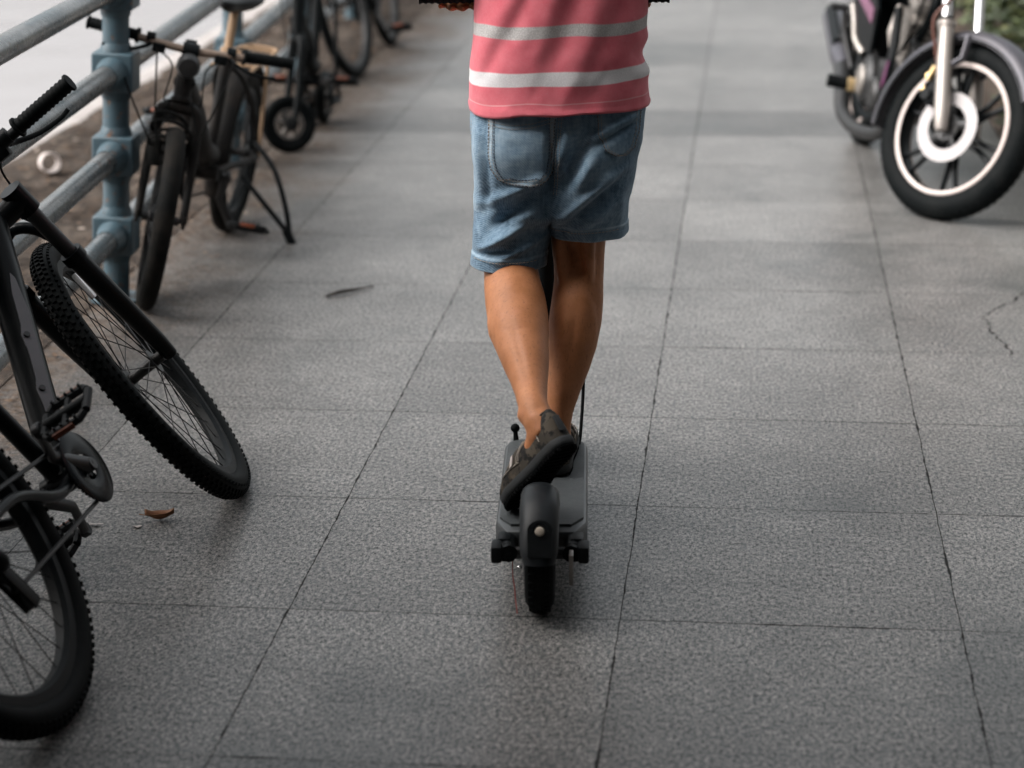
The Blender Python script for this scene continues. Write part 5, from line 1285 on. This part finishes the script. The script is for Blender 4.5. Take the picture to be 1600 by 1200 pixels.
# ---- shoes
def make_shoe(H, Rt, A, U, side):
    """local x right, y heel to toe, z up from the sole; side -1 left foot"""
    Q = np.stack([Rt, A, U], 1) * (.93 if side < 0 else .98)
    def W(p): return H + Q @ np.asarray(p, float)
    ys = np.linspace(0, .250, 40)
    def half(y, inner):  # # sole outline half widths
        lat = np.interp(y, [0, .015, .05, .10, .15, .19, .225, .243, .25], [.012, .027, .032, .033, .040, .044, .036, .020, .006])
        med = np.interp(y, [0, .015, .05, .10, .15, .19, .225, .243, .25], [.012, .026, .030, .026, .036, .042, .036, .022, .006])
        return lat if inner == side else med
    def ring_outline(z, f):
        out = [V(-half(y, -1) * f, .125 + (y - .125) * (1 - (1 - f) * .35), z) for y in ys] + [V(half(y, 1) * f, .125 + (y - .125) * (1 - (1 - f) * .35), z) for y in ys[::-1]]
        return out
    def layers(zf, name, mat, parent, capb=True, capt=True):
        m = MB(); rings = [ring_outline(z, f) for z, f in zf]; K = len(rings[0]); vs_ = [W(p) for r_ in rings for p in r_]
        fs_ = [(i * K + j, i * K + (j + 1) % K, (i + 1) * K + (j + 1) % K, (i + 1) * K + j) for i in range(len(rings) - 1) for j in range(K)]
        if capb: fs_.append(tuple(range(K)))
        if capt: fs_.append(tuple((len(rings) - 1) * K + j for j in range(K - 1, -1, -1)))
        m.add(vs_, fs_); return m.build(name, mat, parent, sharp=50)
    # upper
    m = MB(); K = 26; rows = 34; vs_ = []
    for i in range(rows + 1):
        y = .003 + .244 * i / rows
        h = np.interp(y, [0, .01, .03, .06, .085, .11, .14, .18, .215, .238, .247], [.074, .090, .086, .078, .074, .080, .078, .062, .048, .036, .026])
        for j in range(K + 1):
            q = PI * j / K; c_, s_ = math.cos(q), math.sin(q)
            wl = half(y, 1 if c_ > 0 else -1) * (1.0 - .30 * s_ ** 3 * (1 if y < .13 else .6))
            vs_.append(W((wl * np.sign(c_) * abs(c_) ** .62, y, .018 + (h - .018) * abs(s_) ** .72)))
    m.add(vs_, [(i * (K + 1) + j, i * (K + 1) + j + 1, (i + 1) * (K + 1) + j + 1, (i + 1) * (K + 1) + j) for i in range(rows) for j in range(K)] + [tuple(range(K + 1)), tuple(rows * (K + 1) + j for j in range(K, -1, -1))])
    up = m.build("shoe", 'shoe', person, sharp=60)
    layers([(.004, .97), (.006, 1.03), (.012, 1.05), (.020, 1.05), (.0225, 1.02)], "midsole", 'sole', up)
    layers([(0, .94), (.0015, 1.0), (.006, 1.0)], "outsole", 'outsole', up)
    m = MB()
    for y in np.linspace(.02, .235, 16): m.box(W((0, y, -.0015)), (half(y, 1) + half(y, -1) - .012, .006, .005), Q, .001)
    for s in (1, -1):
        for y in np.linspace(.01, .24, 26): m.box(W((s * (half(y, s) - .003), y, .0)), (.009, .0055, .008), Q, .001)
    m.build("tread", 'outsole', up)
    # collar roll, seams, tab
    m = MB(); col_ = []
    for q in np.linspace(0, 2 * PI, 36, endpoint=False):
        y = .056 - .045 * math.cos(q); h = -.006 + np.interp(y, [0, .01, .03, .06, .085, .11], [.078, .092, .087, .079, .076, .081]); w_ = .0225
        col_.append(W((w_ * math.sin(q), y, h + .001)))
    m.tube(col_, .0026, 8, closed=True); m.build("collar", 'shoe', up)
    m = MB()
    def onup(y, q):
        h = np.interp(y, [0, .01, .03, .06, .085, .11, .14, .18, .215, .238, .247], [.074, .090, .086, .078, .074, .080, .078, .062, .048, .036, .026]); c_, s_ = math.cos(q), math.sin(q)
        wl = half(y, 1 if c_ > 0 else -1) * (1.0 - .30 * s_ ** 3 * (1 if y < .13 else .6)); return W(((wl + .0012) * np.sign(c_) * abs(c_) ** .62, y, .0185 + (h - .018) * abs(s_) ** .72))
    for s in (1, -1):
        m.cut(); g = (lambda q: q if s > 0 else PI - q)
        for dy in (0, .007): m.tube([onup(y + dy, g(q)) for y, q in ((.098, 1.15), (.102, .9), (.108, .7), (.118, .5), (.122, .3))], .0013, 5)
        m.tube([onup(y, g(q)) for y, q in ((.045, 1.0), (.043, .7), (.042, .4), (.041, .2))], .0012, 5)
        m.tube([onup(y, g(q)) for y, q in ((.122, .25), (.15, .35), (.18, .5), (.20, .8), (.205, 1.3))], .0012, 5)
    m.build("shoe_seam", 'stitch', up, sharp=0)
    m = MB()
    for s in (1, -1):
        m.cut(); g = (lambda q: q if s > 0 else PI - q)
        a_ = [onup(.134, g(.75)), onup(.143, g(.75)), onup(.150, g(.34)), onup(.141, g(.34))]
        n_ = unit(np.cross(a_[1] - a_[0], a_[3] - a_[0])); n_ = n_ if n_ @ (Q @ V(s, 0, 0)) > 0 else -n_
        m.add([p + n_ * .0006 for p in a_] + [p + n_ * .0024 for p in a_], [(0, 1, 2, 3), (7, 6, 5, 4), (0, 4, 5, 1), (1, 5, 6, 2), (2, 6, 7, 3), (3, 7, 4, 0)])
    m.build("side_tab", 'paper', up, sharp=0)
    m = MB(); m.box(W((0, -.002, .05)), (.014, .004, .034), Q, .001); m.build("heel_tab", 'sole', up)
make_shoe(SH_H, SH_R, SH_A, SH_U, -1)
make_shoe(SHR_H, SHR_R, SHR_A, SHR_U, 1)

# ================================================================== LITTLE THINGS ON THE GROUND
def leaf(name, matn, P, ang, L, w, curl, label, cat, group=None):
    m = MB(); N = 14; vs_ = []
    for i in range(N + 1):
        f = i / N; y = (f - .5) * L; ww = w * math.sin(PI * min(1, f * 1.02)) ** .7 + .0006
        for j in range(7):
            u = (j - 3) / 3; vs_.append(V(u * ww, y, .004 + curl * (u * u) + curl * .8 * (2 * f - 1) ** 2 + .0012 * math.sin(9 * f + 3 * u)))
    m.add(vs_, [(i * 7 + j, i * 7 + j + 1, (i + 1) * 7 + j + 1, (i + 1) * 7 + j) for i in range(N) for j in range(6)])
    m.tube([V(0, (f - .5) * L - (.012 if f == 0 else 0), .005 + curl * .8 * (2 * f - 1) ** 2) for f in np.linspace(0, 1, 8)], .0009, 5)
    o = m.build(name, matn, None, sharp=0, recalc=False); o.data.shade_smooth(); sf = o.modifiers.new("t", 'SOLIDIFY'); sf.thickness = .0008
    o.location = (P[0], P[1], .001); o.rotation_euler = (0, 0, ang); return tag(o, label, cat, group)
leaf("dry_leaf", 'brown_leaf', (-.353, .435), R_(-78), .058, .011, .012, "curled brown dry leaf lying on the paving below the front bicycle tyre", "leaf")
def scrap(P, sx, sy, ang, label):
    m = MB(); n_ = 9; vs_ = [V(0, 0, .003)] + [V(sx * math.cos(2 * PI * i / n_) * rnd.uniform(.6, 1.1), sy * math.sin(2 * PI * i / n_) * rnd.uniform(.6, 1.1), .001 + .004 * rnd.random()) for i in range(n_)]
    m.add(vs_, [(0, i + 1, (i + 1) % n_ + 1) for i in range(n_)]); o = m.build("paper_scrap", 'paper', None, sharp=0, recalc=False); sf = o.modifiers.new("t", 'SOLIDIFY'); sf.thickness = .0008
    o.location = (P[0], P[1], .001); o.rotation_euler = (0, 0, ang); tag(o, label, "paper scrap", "white scraps on the paving")
scrap((-.388, .391), .013, .008, .2, "small white scrap of paper right beside the brown leaf")
scrap((-.474, .395), .017, .007, .1, "thin white scrap lying alone on the paving nearer the bicycle pedal")
m = MB(); m.tube(smooth_path([V(-.352, 2.228, .006), V(-.32, 2.262, .010), V(-.285, 2.300, .008), V(-.258, 2.335, .006), V(-.240, 2.352, .006)], 5), [.004, .0065, .005, .0022, .003], 8); tag(m.build("twig", 'twig', None), "dark thin dry twig lying alone on the grey paving", "twig")
m = MB(); cx = V(-1.648, 3.86, .050); ax = unit((.55, -.83, .12)); m.lathe(cx, ax, [(.034, .02), (.037, .018), (.035, -.02), (.028, -.021), (.028, -.018), (.032, .018)], 36); tag(m.build("plastic_ring", 'paper', None), "pale round plastic tub lying on its side on the bank near the water", "tub")
def litter(n, area, size, seed):
    m = MB(); tint = []; r = random.Random(seed)
    for _ in range(n):
        x, y = r.uniform(*area[0]), r.uniform(*area[1])
        if x > -.95 and r.random() < .75: continue
        z = (bankz(x, y) if x < -1.0 else 0.0) + .004; s = size * r.uniform(.35, 1.5); a = r.uniform(0, 2 * PI); d = V(math.cos(a), math.sin(a), r.uniform(-.25, .25)); e = V(-math.sin(a), math.cos(a), r.uniform(-.3, .3)) * r.uniform(.25, .6)
        p = V(x, y, z + s * .25); m.add([p - d * s, p + e * s, p + d * s, p - e * s], [(0, 1, 2), (0, 2, 3)]); tint += [r.random()] * 4
    o = m.build("leaf_litter", 'litter', None, sharp=0, recalc=False); fattr(o, "tint", tint); struct(o, 'stuff')
litter(1500, ((-1.85, -.72), (-.2, 9.0)), .013, 5)
